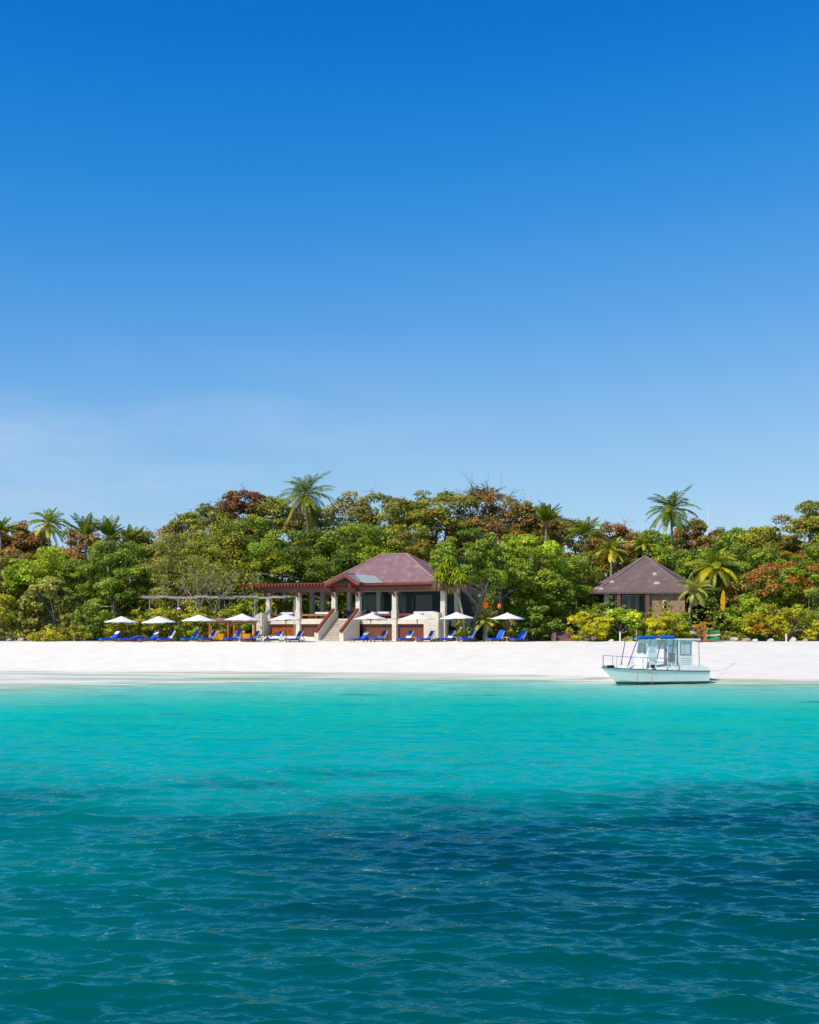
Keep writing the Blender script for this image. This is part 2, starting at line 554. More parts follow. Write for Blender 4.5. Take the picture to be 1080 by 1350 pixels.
def soil_material():
    t = NT('forest_floor')
    b = t.n('ShaderNodeBsdfPrincipled', Roughness=0.95)
    b.inputs['Specular IOR Level'].default_value = 0.1
    n1 = t.noise(0.8, 6, 0.65)
    t.l(t.mix(t.smooth(n1, 0.35, 0.65), (0.07, 0.05, 0.03), (0.20, 0.15, 0.09)), b.inputs['Base Color'])
    t.l(b.outputs[0], t.out.inputs[0])
    return t.m


bx = np.concatenate([[-3000, -800, -250, -120], np.arange(-80, 80.1, 0.5), [120, 250, 800, 3000]])
by = np.concatenate([[-3000, -600, -100, 0, 30, 50, 65], np.arange(75, 142.1, 0.25)])
beach = grid_mesh('beach', bx, by, terrain, sand_material())
tag(beach, 'broad white coral sand beach sloping down to turquoise water', 'beach', kind='structure')
hy = np.concatenate([np.arange(142.0, 200, 1.5), [220, 260, 320, 500, 900, 2000, 3500]])
hill = grid_mesh('hillside', bx, hy, terrain, soil_material())
tag(hill, 'dark wooded hillside rising behind the beach', 'hillside', kind='structure')


# ------------------------------------------------------------------ sea
def water_material():
    t = NT('sea_water')
    pos = t.n('ShaderNodeNewGeometry').outputs['Position']
    sp = t.n('ShaderNodeSeparateXYZ'); t.l(pos, sp.inputs[0])
    dep = t.n('ShaderNodeAttribute', attribute_name='depth').outputs['Fac']
    x, y = sp.outputs[0], sp.outputs[1]
    nb = t.noise(0.055, 4, 0.55, pos, (0.55, 1.0, 1))            # broad patches of bottom
    nm = t.noise(0.22, 4, 0.6, pos, (0.45, 1.0, 1))
    # the reef edge: pale sand lagoon beyond it, dark seagrass on this side
    ye = t.math('ADD', y, t.math('MULTIPLY', t.math('SUBTRACT', nb, 0.5), 14.0))
    ye = t.math('ADD', ye, t.math('MULTIPLY', t.math('SUBTRACT', nm, 0.5), 14.0))
    ye = t.math('ADD', ye, t.math('MULTIPLY', t.smooth(x, -3.0, -15.0), -3.0))
    grass = t.smooth(ye, 39.0, 28.5)
    lagoon = t.mix(t.smooth(dep, 0.2, 1.7), (0.22, 0.54, 0.44), (0.003, 0.46, 0.345))
    lagoon = t.mix(t.smooth(dep, 1.2, 2.6), lagoon, (0.0, 0.40, 0.305))
    lagoon = t.mix(t.math('MULTIPLY', t.smooth(nm, 0.50, 0.72), 0.28), lagoon, (0.0, 0.20, 0.22))
    # isolated dark coral heads
    ch = t.smooth(t.noise(0.12, 3, 0.5, pos, (0.8, 1.6, 1)), 0.64, 0.72)
    lagoon = t.mix(t.math('MULTIPLY', ch, 0.55), lagoon, (0.01, 0.13, 0.16))
    tealside = t.math('MULTIPLY', t.smooth(x, 1.5, -8.0), 0.95)
    tealside = t.math('ADD', tealside, t.math('MULTIPLY', t.math('ADD', t.math('SUBTRACT', nb, 0.5), t.math('MULTIPLY', t.math('SUBTRACT', nm, 0.5), 0.8)), 1.7), clamp=True)
    deep = t.mix(tealside, (0.0, 0.048, 0.057), (0.0, 0.165, 0.130))
    deep = t.mix(t.math('MULTIPLY', t.smooth(y, 24.0, 15.0), 0.7), deep, (0.0, 0.092, 0.074))
    body = t.mix(grass, lagoon, deep)
    # ripples finer than the mesh
    h1 = t.noise(4.2, 2, 0.5, pos, (0.75, 1.1, 1))
    h2 = t.noise(8.0, 3, 0.6, pos, (0.8, 1.1, 1))
    hh = t.math('ADD', t.math('MULTIPLY', h1, 1.0), t.math('MULTIPLY', h2, 0.12))
    bp = t.n('ShaderNodeBump', Strength=0.6, Distance=0.06)
    t.l(hh, bp.inputs['Height'])
    t.l(t.math('SUBTRACT', 0.75, t.math('MULTIPLY', t.smooth(y, 22.0, 60.0), 0.6)), bp.inputs['Strength'])
    dif = t.n('ShaderNodeBsdfDiffuse'); t.l(body, dif.inputs['Color'])
    up = t.n('ShaderNodeCombineXYZ'); up.inputs[2].default_value = 1
    t.l(up.outputs[0], dif.inputs['Normal'])
    tr = t.n('ShaderNodeBsdfTransparent'); tr.inputs[0].default_value = (0.72, 0.93, 0.88, 1)
    opac = t.smooth(dep, 0.0, 0.6)
    bm_ = t.n('ShaderNodeMixShader'); t.l(opac, bm_.inputs[0]); t.l(tr.outputs[0], bm_.inputs[1]); t.l(dif.outputs[0], bm_.inputs[2])
    gl = t.n('ShaderNodeBsdfGlossy', Roughness=0.03); gl.inputs['Color'].default_value = (0.42, 0.92, 0.93, 1)
    t.l(bp.outputs[0], gl.inputs['Normal'])
    fr = t.n('ShaderNodeFresnel', IOR=1.33); t.l(bp.outputs[0], fr.inputs['Normal'])
    fac = t.math('MINIMUM', t.math('MULTIPLY', fr.outputs[0], 1.15), t.math('SUBTRACT', 0.56, t.math('MULTIPLY', t.smooth(y, 28.0, 60.0), 0.40)))      # the polarised reflection of the photograph
    mx = t.n('ShaderNodeMixShader'); t.l(fac, mx.inputs[0]); t.l(bm_.outputs[0], mx.inputs[1]); t.l(gl.outputs[0], mx.inputs[2])
    t.l(mx.outputs[0], t.out.inputs[0])
    return t.m


def build_sea():
    ys = [-3000, -500, -60, -10, 4, 9]
    y = 10.5
    while y < 121:
        ys.append(y); y += max(0.045, 0.0034 * y)
    ys = np.array(ys, float)
    half = np.concatenate([np.arange(0, 11, 0.06), np.arange(11, 17, 0.10), np.arange(17, 46, 0.2), [50, 60, 90, 200, 800, 3000]])
    xs = np.concatenate([-half[:0:-1], half])
    X, Y = np.meshgrid(xs, ys)
    D = np.clip(-terrain(X, Y), 0, None)
    sx = np.where(np.abs(X) < 11, 0.06, np.where(np.abs(X) < 17, 0.10, np.where(np.abs(X) < 46, 0.2, 50.0)))
    sy = np.where(Y < 10.5, 6.0, np.maximum(0.045, 0.0034 * np.abs(Y)))
    res = np.maximum(sx, sy)
    DX, DY, Z = np.zeros_like(X), np.zeros_like(X), np.zeros_like(X)
    r = np.random.default_rng(21)
    N = 90
    lam = np.exp(np.linspace(math.log(0.17), math.log(2.6), N))
    gust = 0.75 + 0.5 * vnoise(X / 7 + 40, Y / 9 + 40, 12)
    for k in range(N):
        th = R(90 + r.normal(-5, 25))
        dx, dy = math.cos(th), math.sin(th)
        kk = 2 * math.pi / lam[k]
        sl_ = 0.345 * math.sqrt(2 / N) * (1.0 if lam[k] < .85 else .42)
        a = sl_ / kk * np.clip((lam[k] / res - 2.3) / 2.0, 0, 1) * np.clip(D / (0.15 + 0.5 * lam[k]), 0, 1) * gust
        ph = kk * (dx * X + dy * Y) + r.random() * 6.283
        c, s_ = np.cos(ph), np.sin(ph)
        Z += a * c
        DX -= 0.75 * a * dx * s_
        DY -= 0.75 * a * dy * s_
    v = np.stack([X + DX, Y + DY, Z], -1).reshape(-1, 3)
    nx, ny = len(xs), len(ys)
    i = np.arange(nx * ny).reshape(ny, nx)
    q = np.stack([i[:-1, :-1], i[:-1, 1:], i[1:, 1:], i[1:, :-1]], -1).reshape(-1, 4)
    o = np_mesh('sea', v, q, water_material(), smooth=True, attrs={'depth': D.ravel()})
    tag(o, 'clear rippled sea turning from dark teal to pale turquoise', 'sea', kind='structure')


build_sea()


# ------------------------------------------------------------------ frame of a yawed building
class Frame:
    def __init__(s, name, px, Y, z0, yaw):
        s.t = R(yaw); s.c, s.sn = math.cos(s.t), math.sin(s.t)
        s.X, s.Y, s.z0 = wx(px, Y), Y, z0
        s.e = empty(name, (s.X, s.Y, z0), -s.t)

    def S(s, px, d=0.0):
        k = (px - CX) / F
        return (k * (s.Y + d * s.c) - s.X - d * s.sn) / (s.c + k * s.sn)

    def Z(s, py, sx=0.0, d=0.0):
        Y = s.Y - sx * s.sn + d * s.c
        return wz(py, Y) - s.z0

    def W(s, sx, d, z=0.0):
        return np.array([s.X + sx * s.c + d * s.sn, s.Y - sx * s.sn + d * s.c, s.z0 + z])

    def L(s, x, y):
        dx, dy = x - s.X, y - s.Y
        return dx * s.c - dy * s.sn, dx * s.sn + dy * s.c


def hip_roof(s0, s1, d0, d1, ze, r0, r1, dr, zr, th=0.28, flare=None):
    """solid hip roof: eave rectangle, ridge from (r0,dr) to (r1,dr)"""
    mb = MB()
    ring = [(s0, d0, ze), (s1, d0, ze), (s1, d1, ze), (s0, d1, ze)]
    rid = [(r0, dr, zr), (r1, dr, zr)]
    top = ring + rid
    bot = [(x, y, z - th) for x, y, z in top]
    v = top + bot
    f = [(0, 1, 5, 4), (1, 2, 5), (2, 3, 4, 5), (3, 0, 4)]
    f += [tuple(reversed([i + 6 for i in q])) for q in f[:4]]
    f += [(0, 6, 7, 1), (1, 7, 8, 2), (2, 8, 9, 3), (3, 9, 6, 0)]
    return mb.add(v, f)


# ------------------------------------------------------------------ beach restaurant
P = Frame('beach_restaurant', 521, 136.5, 2.95, 25)
pav = P.e
tag(pav, 'open beach restaurant with mauve hipped roof, pale columns and front stairs', 'restaurant')
FL = 2.55                                   # floor level above the sand
S = P.S
cols_px = [354.5, 394, 441, 473, 521]
cs = [S(p) for p in cols_px]
sL, sR = S(338), S(580)
EZ = 6.35                                   # eave
MB().box(sL + 0.2, cs[2] - 0.4, 0.6, 8.6, -0.4, FL - 0.35).build('podium_wall', M['plaster'], pav, bevel=0.02)
MB().box(cs[3] + 0.4, sR - 0.05, 0.6, 8.6, -0.4, FL - 0.35).build('podium_wall', M['plaster'], pav, bevel=0.02)
MB().box(sL + 0.1, sR, 0.0, 8.8, FL - 0.34, FL).box(cs[0] + 0.1, cs[2] - 0.3, -0.06, -0.002, FL - 0.62, FL - 0.002) \
    .box(cs[3] + 0.3, sR - 1.2, -0.06, -0.002, FL - 0.62, FL - 0.002).build('floor_slab', M['plaster'], pav)
MB().box(sL, S(353), -0.9, 0.9, -0.4, 3.28).build('pier', M['plaster'], pav, bevel=0.03)
MB().box(S(561), sR + 0.05, -0.5, 1.2, -0.4, 3.22).build('pier', M['plaster'], pav, bevel=0.03)
for i, (a, b, m) in enumerate([(S(356), cs[1] - 0.28, 'panel_orange'), (cs[1] + 0.28, cs[2] - 0.45, 'panel_brown'),
                               (cs[3] + 0.42, cs[4] - 0.28, 'panel_brown'), (cs[4] + 0.28, S(561) - 0.003, 'panel_brown')]):
    pb = MB().box(a, b, 0.30, 0.40, -0.3, FL - 0.62)
    n = max(4, int((b - a) / 0.22))
    for k in range(n + 1):
        xx = a + (b - a) * k / n
        pb.box(max(a, xx - 0.03), min(b, xx + 0.03), 0.24, 0.299, -0.3, FL - 0.62)
    o = pb.build('slatted_panel', M[m], pav)
    if i == 0: o['label'] = 'bright orange carved timber panel'
for k, s_ in enumerate(cs):
    base = -0.4 if k in (1, 4) else FL - 0.3
    cw = 0.27
    cb = MB().box(s_ - cw, s_ + cw, -0.27, 0.27, base, EZ - 0.75)
    cb.box(s_ - cw - 0.06, s_ + cw + 0.06, -0.33, 0.33, FL, FL + 0.95)
    c = cb.build('column', M['column'], pav, bevel=0.02)
    bb = MB()
    for sg in (-1, 1):
        bb.bar((s_ + sg * 0.2, 0, EZ - 1.25), (s_ + sg * 0.75, 0, EZ - 0.76), 0.16, 0.16)
    bb.bar((s_, -0.25, EZ - 1.25), (s_, -0.9, EZ - 0.62), 0.16, 0.16)
    bb.build('bracket', M['red_wood'], c)
for px, d in [(376, 5.5), (412, 5.5), (426, 5.6), (461, 5.4), (500, 5.6)]:
    s_ = S(px, d)
    MB().box(s_ - 0.25, s_ + 0.25, d - 0.25, d + 0.25, FL, EZ - 0.4).build('column', M['column'], pav, bevel=0.02)
for d, px in [(0.6, 585), (4.0, 603), (8.2, 632)]:
    s_ = S(px, d)
    MB().box(s_ - 0.28, s_ + 0.28, d - 0.28, d + 0.28, -0.3 if d < 3 else FL - .35, EZ - 0.4).build('column', M['column'], pav, bevel=0.02)
# side terrace under the right eave
sT = S(632, 8.2) + 0.6
MB().box(sR + 0.3, sT, 2.6, 8.8, -0.6, FL - 0.05).build('side_terrace', M['plaster'], pav)
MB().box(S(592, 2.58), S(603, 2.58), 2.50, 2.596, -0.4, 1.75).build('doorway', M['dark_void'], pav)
# railings
for a, b, m in [(cs[0] + 0.34, cs[1] - 0.34, 'red_wood'), (cs[1] + 0.34, cs[2] - 0.34, 'orange_wood'),
                (cs[3] + 0.34, cs[4] - 0.34, 'red_wood'), (cs[4] + 0.34, S(561), 'red_wood')]:
    rb = MB().box(a, b, -0.10, 0.10, FL + 0.33, FL + 0.56)
    for k in range(1, 4):
        xx = a + (b - a) * k / 4
        rb.box(xx - 0.04, xx + 0.04, -0.04, 0.04, FL, FL + 0.33)
    rb.build('railing', M[m], pav)
# stairs and their side walls
NST, RUN = 14, 0.29
st0, st1 = cs[2] + 0.28, cs[3] - 0.28
sb = MB()
for k in range(NST):                        # treads as solid blocks, butted front to back
    zt = FL - (k + 1) * FL / NST
    sb.box(st0, st1, -(k + 1) * RUN, -k * RUN - 0.001, -0.5, zt - 0.05)
    sb.box(st0, st1, -(k + 1) * RUN - 0.06, -k * RUN - 0.001, zt - 0.049, zt + 0.001)
sb.build('stairs', M['stone_step'], pav)
for s_ in (cs[2], cs[3]):
    wp = [(-0.28, -0.5), (-0.28, FL + 0.95), (-NST * RUN - 0.15, 1.05), (-NST * RUN - 0.15, -0.5)]
    w = MB().prism(wp, 'x', s_ - 0.27, s_ + 0.27).build('stair_wall', M['plaster'], pav, bevel=0.02)
    MB().bar((s_, -0.05, FL + 1.18), (s_, -NST * RUN - 0.30, 1.10), 0.34, 0.24).build('handrail', M['red_wood'], w)
# lamp on the bottom of the stair wall
MB().box(cs[3] - 0.42, cs[3] - 0.28, -NST * RUN + 0.1, -NST * RUN + 0.3, 0.35, 0.75).build('step_lamp', M['black'], pav, bevel=0.03)
# main roof
de = -1.15
e0, e1 = S(428, de), S(576, de)
RW = e1 - e0
d1 = de + 10.4
dr = (de + d1) / 2
r0, r1 = S(502, dr), S(536, dr)
ZR = P.Z(731, (r0 + r1) / 2, dr)
roof = hip_roof(e0, e1, de, d1, EZ + 0.28, r0, r1, dr, ZR).build('roof', M['roof'], pav)
rc = MB()
for a, b in [((r0, dr, ZR), (r1, dr, ZR)), ((e0, de, EZ + 0.28), (r0, dr, ZR)), ((e1, de, EZ + 0.28), (r1, dr, ZR)), ((e1, d1, EZ + 0.28), (r1, dr, ZR))]:
    rc.tube([np.array(a) + (0, 0, 0.03), np.array(b) + (0, 0, 0.03)], 0.11, 6)
rc.build('ridge_cap', M['ridge'], roof)
gb = MB()
gb.box(e0 + .1, e1 - .1, de - 0.05, de - 0.002, EZ - 0.06, EZ + 0.20)
gb.box(e1 + .002, e1 + 0.05, de, d1, EZ - 0.06, EZ + 0.20)
nraf = 40
for k in range(nraf + 1):
    xx = e0 + .1 + (RW - .2) * k / nraf
    gb.box(xx - 0.05, xx + 0.05, de - 0.12, de - 0.055, EZ - 0.02, EZ + 0.16)
gb.build('eave_board', M['red_wood'], roof)
MB().box(cs[2], S(585, 0.6) + 0.3, -0.16, 0.16, EZ - 0.72, EZ - 0.08).build('eave_beam', M['fascia'], pav)
MB().box(cs[3] + 0.1, S(585, 0.6) + 0.3, -0.22, -0.165, EZ - 0.78, EZ - 0.66).build('beam_trim', M['orange_wood'], pav)
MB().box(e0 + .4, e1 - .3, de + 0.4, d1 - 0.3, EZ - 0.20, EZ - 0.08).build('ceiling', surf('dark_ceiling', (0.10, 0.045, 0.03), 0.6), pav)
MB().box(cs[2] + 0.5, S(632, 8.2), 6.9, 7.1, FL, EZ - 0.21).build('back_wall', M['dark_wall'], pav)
for a, b in [(478, 496), (504, 519), (526, 545), (548, 570)]:
    MB().box(S(a, 6.8), S(b, 6.8), 6.82, 6.88, FL + 0.2, EZ - 0.5).build('glass_panel', M['house_glass'], pav)
# pergola to the left
pg0 = S(320, de)
pr = MB()
for k in range(26):
    xx = pg0 + (e0 - 0.15 - pg0) * k / 25
    pr.box(xx - 0.09, xx + 0.09, de - 0.55, 6.8, EZ - 0.06, EZ + 0.22)
pr.box(pg0, e0 - 0.1, de - 0.35, 6.6, EZ + 0.222, EZ + 0.30)
pr.build('pergola_rafters', M['red_wood'], pav)
MB().box(pg0 + 0.35, cs[2] - 0.05, -0.18, 0.18, EZ - 0.72, EZ - 0.062).build('pergola_beam', M['fascia'], pav)
MB().box(pg0 + 0.35, cs[2] - 0.05, 5.3, 5.7, EZ - 0.55, EZ - 0.062).build('pergola_beam', M['fascia'], pav)
# grey metal sheet over the lower left of the front slope
slp = (ZR - EZ - 0.28) / (dr - de)


def on_front(px, py):
    d = de + 1.0
    for _ in range(60):
        d += 0.5 * (P.Z(py, S(px, d), d) - (EZ + 0.28 + slp * (d - de))) / 0.9
    return S(px, d), d, EZ + 0.28 + slp * (d - de)


q4 = [on_front(*q) for q in ((474, 769.0), (504, 768.6), (494.5, 760.3), (459, 756.5))]
MB().add([(a, b, c + .03) for a, b, c in q4] + [(a, b, c + .09) for a, b, c in q4],
         [(0, 3, 2, 1), (4, 5, 6, 7), (0, 1, 5, 4), (1, 2, 6, 5), (2, 3, 7, 6), (3, 0, 4, 7)]).build('metal_sheet', M['corrugated'], roof)
# gabled porch over the stairs
dg = -2.4
gl_, gr_ = S(429, dg), S(472.5, dg)
gm = S(453.5, dg)
zg = P.Z(756, gm, dg)
zl = EZ + 0.22
db = 2.6
th = 0.14
pm = MB()
v = [(gl_, dg, zl), (gm, dg, zg), (gr_, dg, zl), (gl_, db, zl), (gm, db, zg), (gr_, db, zl)]
v = v + [(x, y, z - th) for x, y, z in v]
pm.add(v, [(0, 1, 4, 3), (1, 2, 5, 4), (6, 9, 10, 7), (7, 10, 11, 8), (0, 6, 7, 1), (1, 7, 8, 2), (2, 8, 11, 5), (0, 3, 9, 6)])
porch = pm.build('porch_roof', M['corrugated'], pav)
for a in (gl_, gr_):
    sg = 1 if a > gm else -1
    MB().bar((gm, dg - 0.07, zg - 0.12), (a + sg * 0.1, dg - 0.07, zl - 0.20), 0.12, 0.36).build('bargeboard', M['red_wood'], porch)
for a in (gl_ - 0.02, gr_ + 0.02):
    MB().bar((a, dg, zl - 0.05), (a, db, zl - 0.05), 0.14, 0.2).build('eave_board', M['red_wood'], porch)
MB().tube([(gm, dg - 0.1, zg + 0.02), (gm, db, zg + 0.02)], 0.08, 6).build('ridge_cap', M['ridge'], porch)
for a in (cs[2], cs[3]):
    MB().bar((a, -0.1, EZ - 0.55), (a, dg + 0.1, EZ - 0.1), 0.2, 0.24).build('porch_bracket', M['red_wood'], pav)

# dining tables and chairs on the restaurant floor
tabs = [(380, 0.66, 'white clothed dining table behind the parasol under the pergola'),
        (427, 0.66, 'white clothed dining table under the pergola, next to the stairs'),
        (503, 0.66, 'white clothed dining table behind railing right of the stairs'),
        (561, 0.66, 'white clothed dining table at the right pier of the restaurant')]
for i, (px, d, lab) in enumerate(tabs):
    s_ = S(px, d)
    w = P.W(s_, d, FL)
    t_ = empty('dining_table', w, -P.t)
    tag(t_, lab, 'table', 'clothed dining tables of the restaurant')
    hw = (0.95, .95, 1.15, 1.3)[i]
    mb = MB()
    ring_t, ring_b = [], []
    for k in range(32):
        a = k / 32 * 2 * math.pi
        cxx, cyy = math.copysign(abs(math.cos(a)) ** 0.35, math.cos(a)), math.copysign(abs(math.sin(a)) ** 0.35, math.sin(a))
        ring_t.append((cxx * hw, cyy * 0.5, 0.78))
        ww = 1.05 + 0.03 * math.sin(9 * a)
        ring_b.append((cxx * hw * ww, cyy * 0.5 * ww + .01, 0.36 + 0.04 * math.sin(4 * a)))
    n = 32
    mb.add(ring_t + ring_b, [tuple(range(n))] + [(k, n + k, n + (k + 1) % n, (k + 1) % n) for k in range(n)])
    mb.build('tablecloth', M['table_cloth'], t_, smooth=False)
    for a in (-1, 1):
        for b in (-1, 1):
            MB().box(a * (hw - .12) - .04, a * (hw - .12) + .04, b * .38 - .04, b * .38 + .04, 0, 0.76).build('leg', M['teak'], t_)


def make_chair():
    e = empty('dining_chair')
    MB().box(-.22, .22, -.22, .22, .42, .47).build('seat', M['navy_cloth'], e, bevel=.02)
    MB().box(-.22, .22, .18, .23, .5, .95).build('backrest', M['navy_cloth'], e, bevel=.02)
    for a in (-.19, .19):
        for b in (-.19, .19): MB().box(a - .025, a + .025, b - .025, b + .025, 0, .42 if b < 0 else .56).build('leg', M['teak'], e)
    return e


ch_spots = [(458, 3.2, 'dark blue dining chair at the head of the stairs, nearer the left column'),
            (465, 2.6, 'dark blue dining chair at the head of the stairs, nearer the right column'),
            (487, 2.4, 'dark blue dining chair between right stair column and the clothed table'),
            (530, 1.6, 'dark blue dining chair just right of the tall middle column'),
            (541, 2.2, 'dark blue dining chair close to the left end of the rightmost table'),
            (575, 1.7, 'dark blue dining chair at the right end of the rightmost table')]
ch0 = make_chair()
for i, (px, d, lab) in enumerate(ch_spots):
    c = ch0 if i == 0 else copy_tree(ch0)
    c.location = tuple(P.W(S(px, d), d, FL)); c.rotation_euler = (0, 0, -P.t + (0.6 * i))
    tag(c, lab, 'chair', 'dark chairs on the restaurant floor')

# ------------------------------------------------------------------ bungalow on the right
B = Frame('bungalow', 782, 146.5, 4.0, 4)
bun = B.e
tag(bun, 'brown bungalow with tall pyramid shingle roof above the clipped hedge', 'bungalow')
W_ = B.S(914, 0)
HD = 12.0
ez = B.Z(780.5, 0, 0)
apz = B.Z(733.5, W_ / 2, HD / 2)
ax = B.S(850.5, HD / 2)
rb = MB()
cx_, cy_ = ax, HD / 2
e_ = [(0, 0), (W_, 0), (B.S(937, 5.5), 5.5), (B.S(908, HD), HD), (B.S(796, HD), HD), (B.S(766, 5.5), 5.5)]
NE = len(e_)
mid = [(cx_ + (x - cx_) * 0.60, cy_ + (y - cy_) * 0.60, ez + (apz - ez) * 0.365) for x, y in e_]
v = [(x, y, ez) for x, y in e_] + mid + [(cx_, cy_, apz)]
nv = len(v)
v = v + [(x, y, z - 0.22) for x, y, z in v]
f = []
for k in range(NE):
    k2 = (k + 1) % NE
    f += [(k, k2, NE + k2, NE + k), (NE + k, NE + k2, 2 * NE)]
    f += [(nv + k, nv + NE + k, nv + NE + k2, nv + k2), (nv + NE + k, nv + 2 * NE, nv + NE + k2)]
    f += [(k, nv + k, nv + k2, k2)]
rb.add(v, f)
br_ = rb.build('roof', M['roof_dark'], bun)
rc = MB()
for k in range(NE):
    rc.tube([np.array(v[k]) + (0, 0, .03), np.array(v[NE + k]) + (0, 0, .05), np.array(v[2 * NE]) + (0, 0, .05)], 0.10, 6)
rc.build('ridge_cap', surf('hip_tiles', (0.27, 0.175, 0.17), 0.8), br_)
for px, py, w in [(806, 767, .32), (790, 776, .5), (866, 769, .36), (863, 757, .25)]:
    # pale replacement shingles lying on the front slope
    dd = 0.0
    for it in range(40):
        zz = B.Z(py, B.S(px, dd), dd)
        sl0 = (apz - ez) * 0.365 / (cy_ * 0.40); sl1 = (apz - ez) * 0.635 / (cy_ * 0.60)
        zr_ = ez + (dd * sl0 if dd < cy_ * .4 else cy_ * .4 * sl0 + (dd - cy_ * .4) * sl1)
        dd += (zz - zr_) * 0.5
    ss = B.S(px, dd); sl_ = sl0 if dd < cy_ * .4 else sl1
    MB().add([(ss - w, dd - .22, zr_ - .22 * sl_ + .02), (ss + w, dd - .22, zr_ - .22 * sl_ + .02), (ss + w * .8, dd + .22, zr_ + .22 * sl_ + .02), (ss - w * .8, dd + .22, zr_ + .22 * sl_ + .02),
              (ss - w, dd - .22, zr_ - .22 * sl_ + .05), (ss + w, dd - .22, zr_ - .22 * sl_ + .05), (ss + w * .8, dd + .22, zr_ + .22 * sl_ + .05), (ss - w * .8, dd + .22, zr_ + .22 * sl_ + .05)],
             [(0, 3, 2, 1), (4, 5, 6, 7), (0, 1, 5, 4), (1, 2, 6, 5), (2, 3, 7, 6), (3, 0, 4, 7)]).build('patched_shingle', surf('pale_shingle', (0.46, 0.38, 0.37), .8), br_)
wz1 = ez - 0.23
xs_ = lambda px, d=0.6: B.S(px, d)
MB().box(xs_(856.5), W_ - 0.9, 0.55, 9.0, 1.75, wz1).build('upper_wall', M['brown_wall'], bun)
MB().box(xs_(855), W_ - 0.8, 0.45, 9.1, -0.8, 1.75).build('base_wall', M['peach'], bun)
wf = MB().box(xs_(874), xs_(879), 0.48, 0.547, 2.75, 3.75).build('window', M['white_paint'], bun)
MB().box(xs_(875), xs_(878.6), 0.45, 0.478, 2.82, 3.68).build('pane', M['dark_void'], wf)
MB().box(0.9, xs_(856.5) - 0.003, 8.6, 8.9, -0.8, wz1).build('back_wall', M['dark_wall'], bun)
MB().box(0.9, xs_(855) - 0.003, 1.3, 8.5, -0.8, 0.95).build('veranda_floor', M['peach'], bun)
for a, b in [(813, 818), (851, 856)]:
    c = MB().box(xs_(a, .4), xs_(b, .4), 0.10, 0.42, 0.0, wz1).build('post', M['fascia'], bun, bevel=.02)
    MB().box(xs_(a, .4) - .05, xs_(b, .4) + .05, 0.05, 0.44, 1.35, 1.9).build('post_base', M['red_wood'], c)
MB().box(xs_(797), xs_(804), 1.0, 1.7, 0.0, wz1).build('corner_pillar', M['column'], bun, bevel=.02)
for a, b in [(806, 812), (820, 829), (830, 840), (841, 851)]:
    g = MB().box(xs_(a, 3.4), xs_(b, 3.4), 3.36, 3.44, 0.96, wz1 - .02).build('sliding_door', M['white_paint'], bun)
    MB().box(xs_(a, 3.3) + .08, xs_(b, 3.3) - .08, 3.30, 3.356, 1.05, wz1 - .15).build('pane', M['house_glass'], g)

# ------------------------------------------------------------------ timber walkway pergola behind the parasols
Yw_ = 142.0
wp_ = empty('walkway_pergola', (wx(290, Yw_), Yw_, tz(wx(290, Yw_), Yw_)))
tag(wp_, 'long low pale timber pergola behind the left parasols', 'pergola')
ox, oz = wp_.location.x, wp_.location.z
zb = wz(788.5, Yw_) - oz
xa, xb = wx(188, Yw_) - ox, wx(392, Yw_) - ox
for dy in (0, 2.2):
    mb = MB()
    n = 12
    for k in range(n):
        x0, x1 = xa + (xb - xa) * k / n, xa + (xb - xa) * (k + 1) / n
        mb.box(x0, x1 - .01, dy - .09, dy + .09, zb + .08 * math.sin(k * 1.9), zb + .24 + .08 * math.sin(k * 1.9))
    mb.build('beam', M['grey_beam'], wp_)
for k in range(9):
    xx = xa + .2 + (xb - xa - .4) * k / 8
    MB().box(xx - .04, xx + .04, -.2, 2.4, zb + .325, zb + .38).build('rafter', M['grey_beam'], wp_)
for px, dy in ((192, 2.2), (235, 0), (285, 2.2), (336, 0), (336, 2.2), (388, 0)):
    if True:
        xx = wx(px, Yw_) - ox
        MB().box(xx - .055, xx + .055, dy - .055, dy + .055, -.8, zb - .085).build('post', M['grey_beam'], wp_)

# slim white garden lamp post
lp = empty('garden_lamp', (wx(236, 138), 138, tz(wx(236, 138), 138)))
tag(lp, 'slim white garden lamp post left of the third parasol', 'lamp')
MB().tube([(0, 0, -.3), (0, 0, 3.4)], 0.07, 8).build('post', M['white_paint'], lp)
MB().lathe([(0.02, 3.72), (.22, 3.62), (.24, 3.5), (.12, 3.4), (.01, 3.4)], 10).build('lamp_head', M['white_paint'], lp)


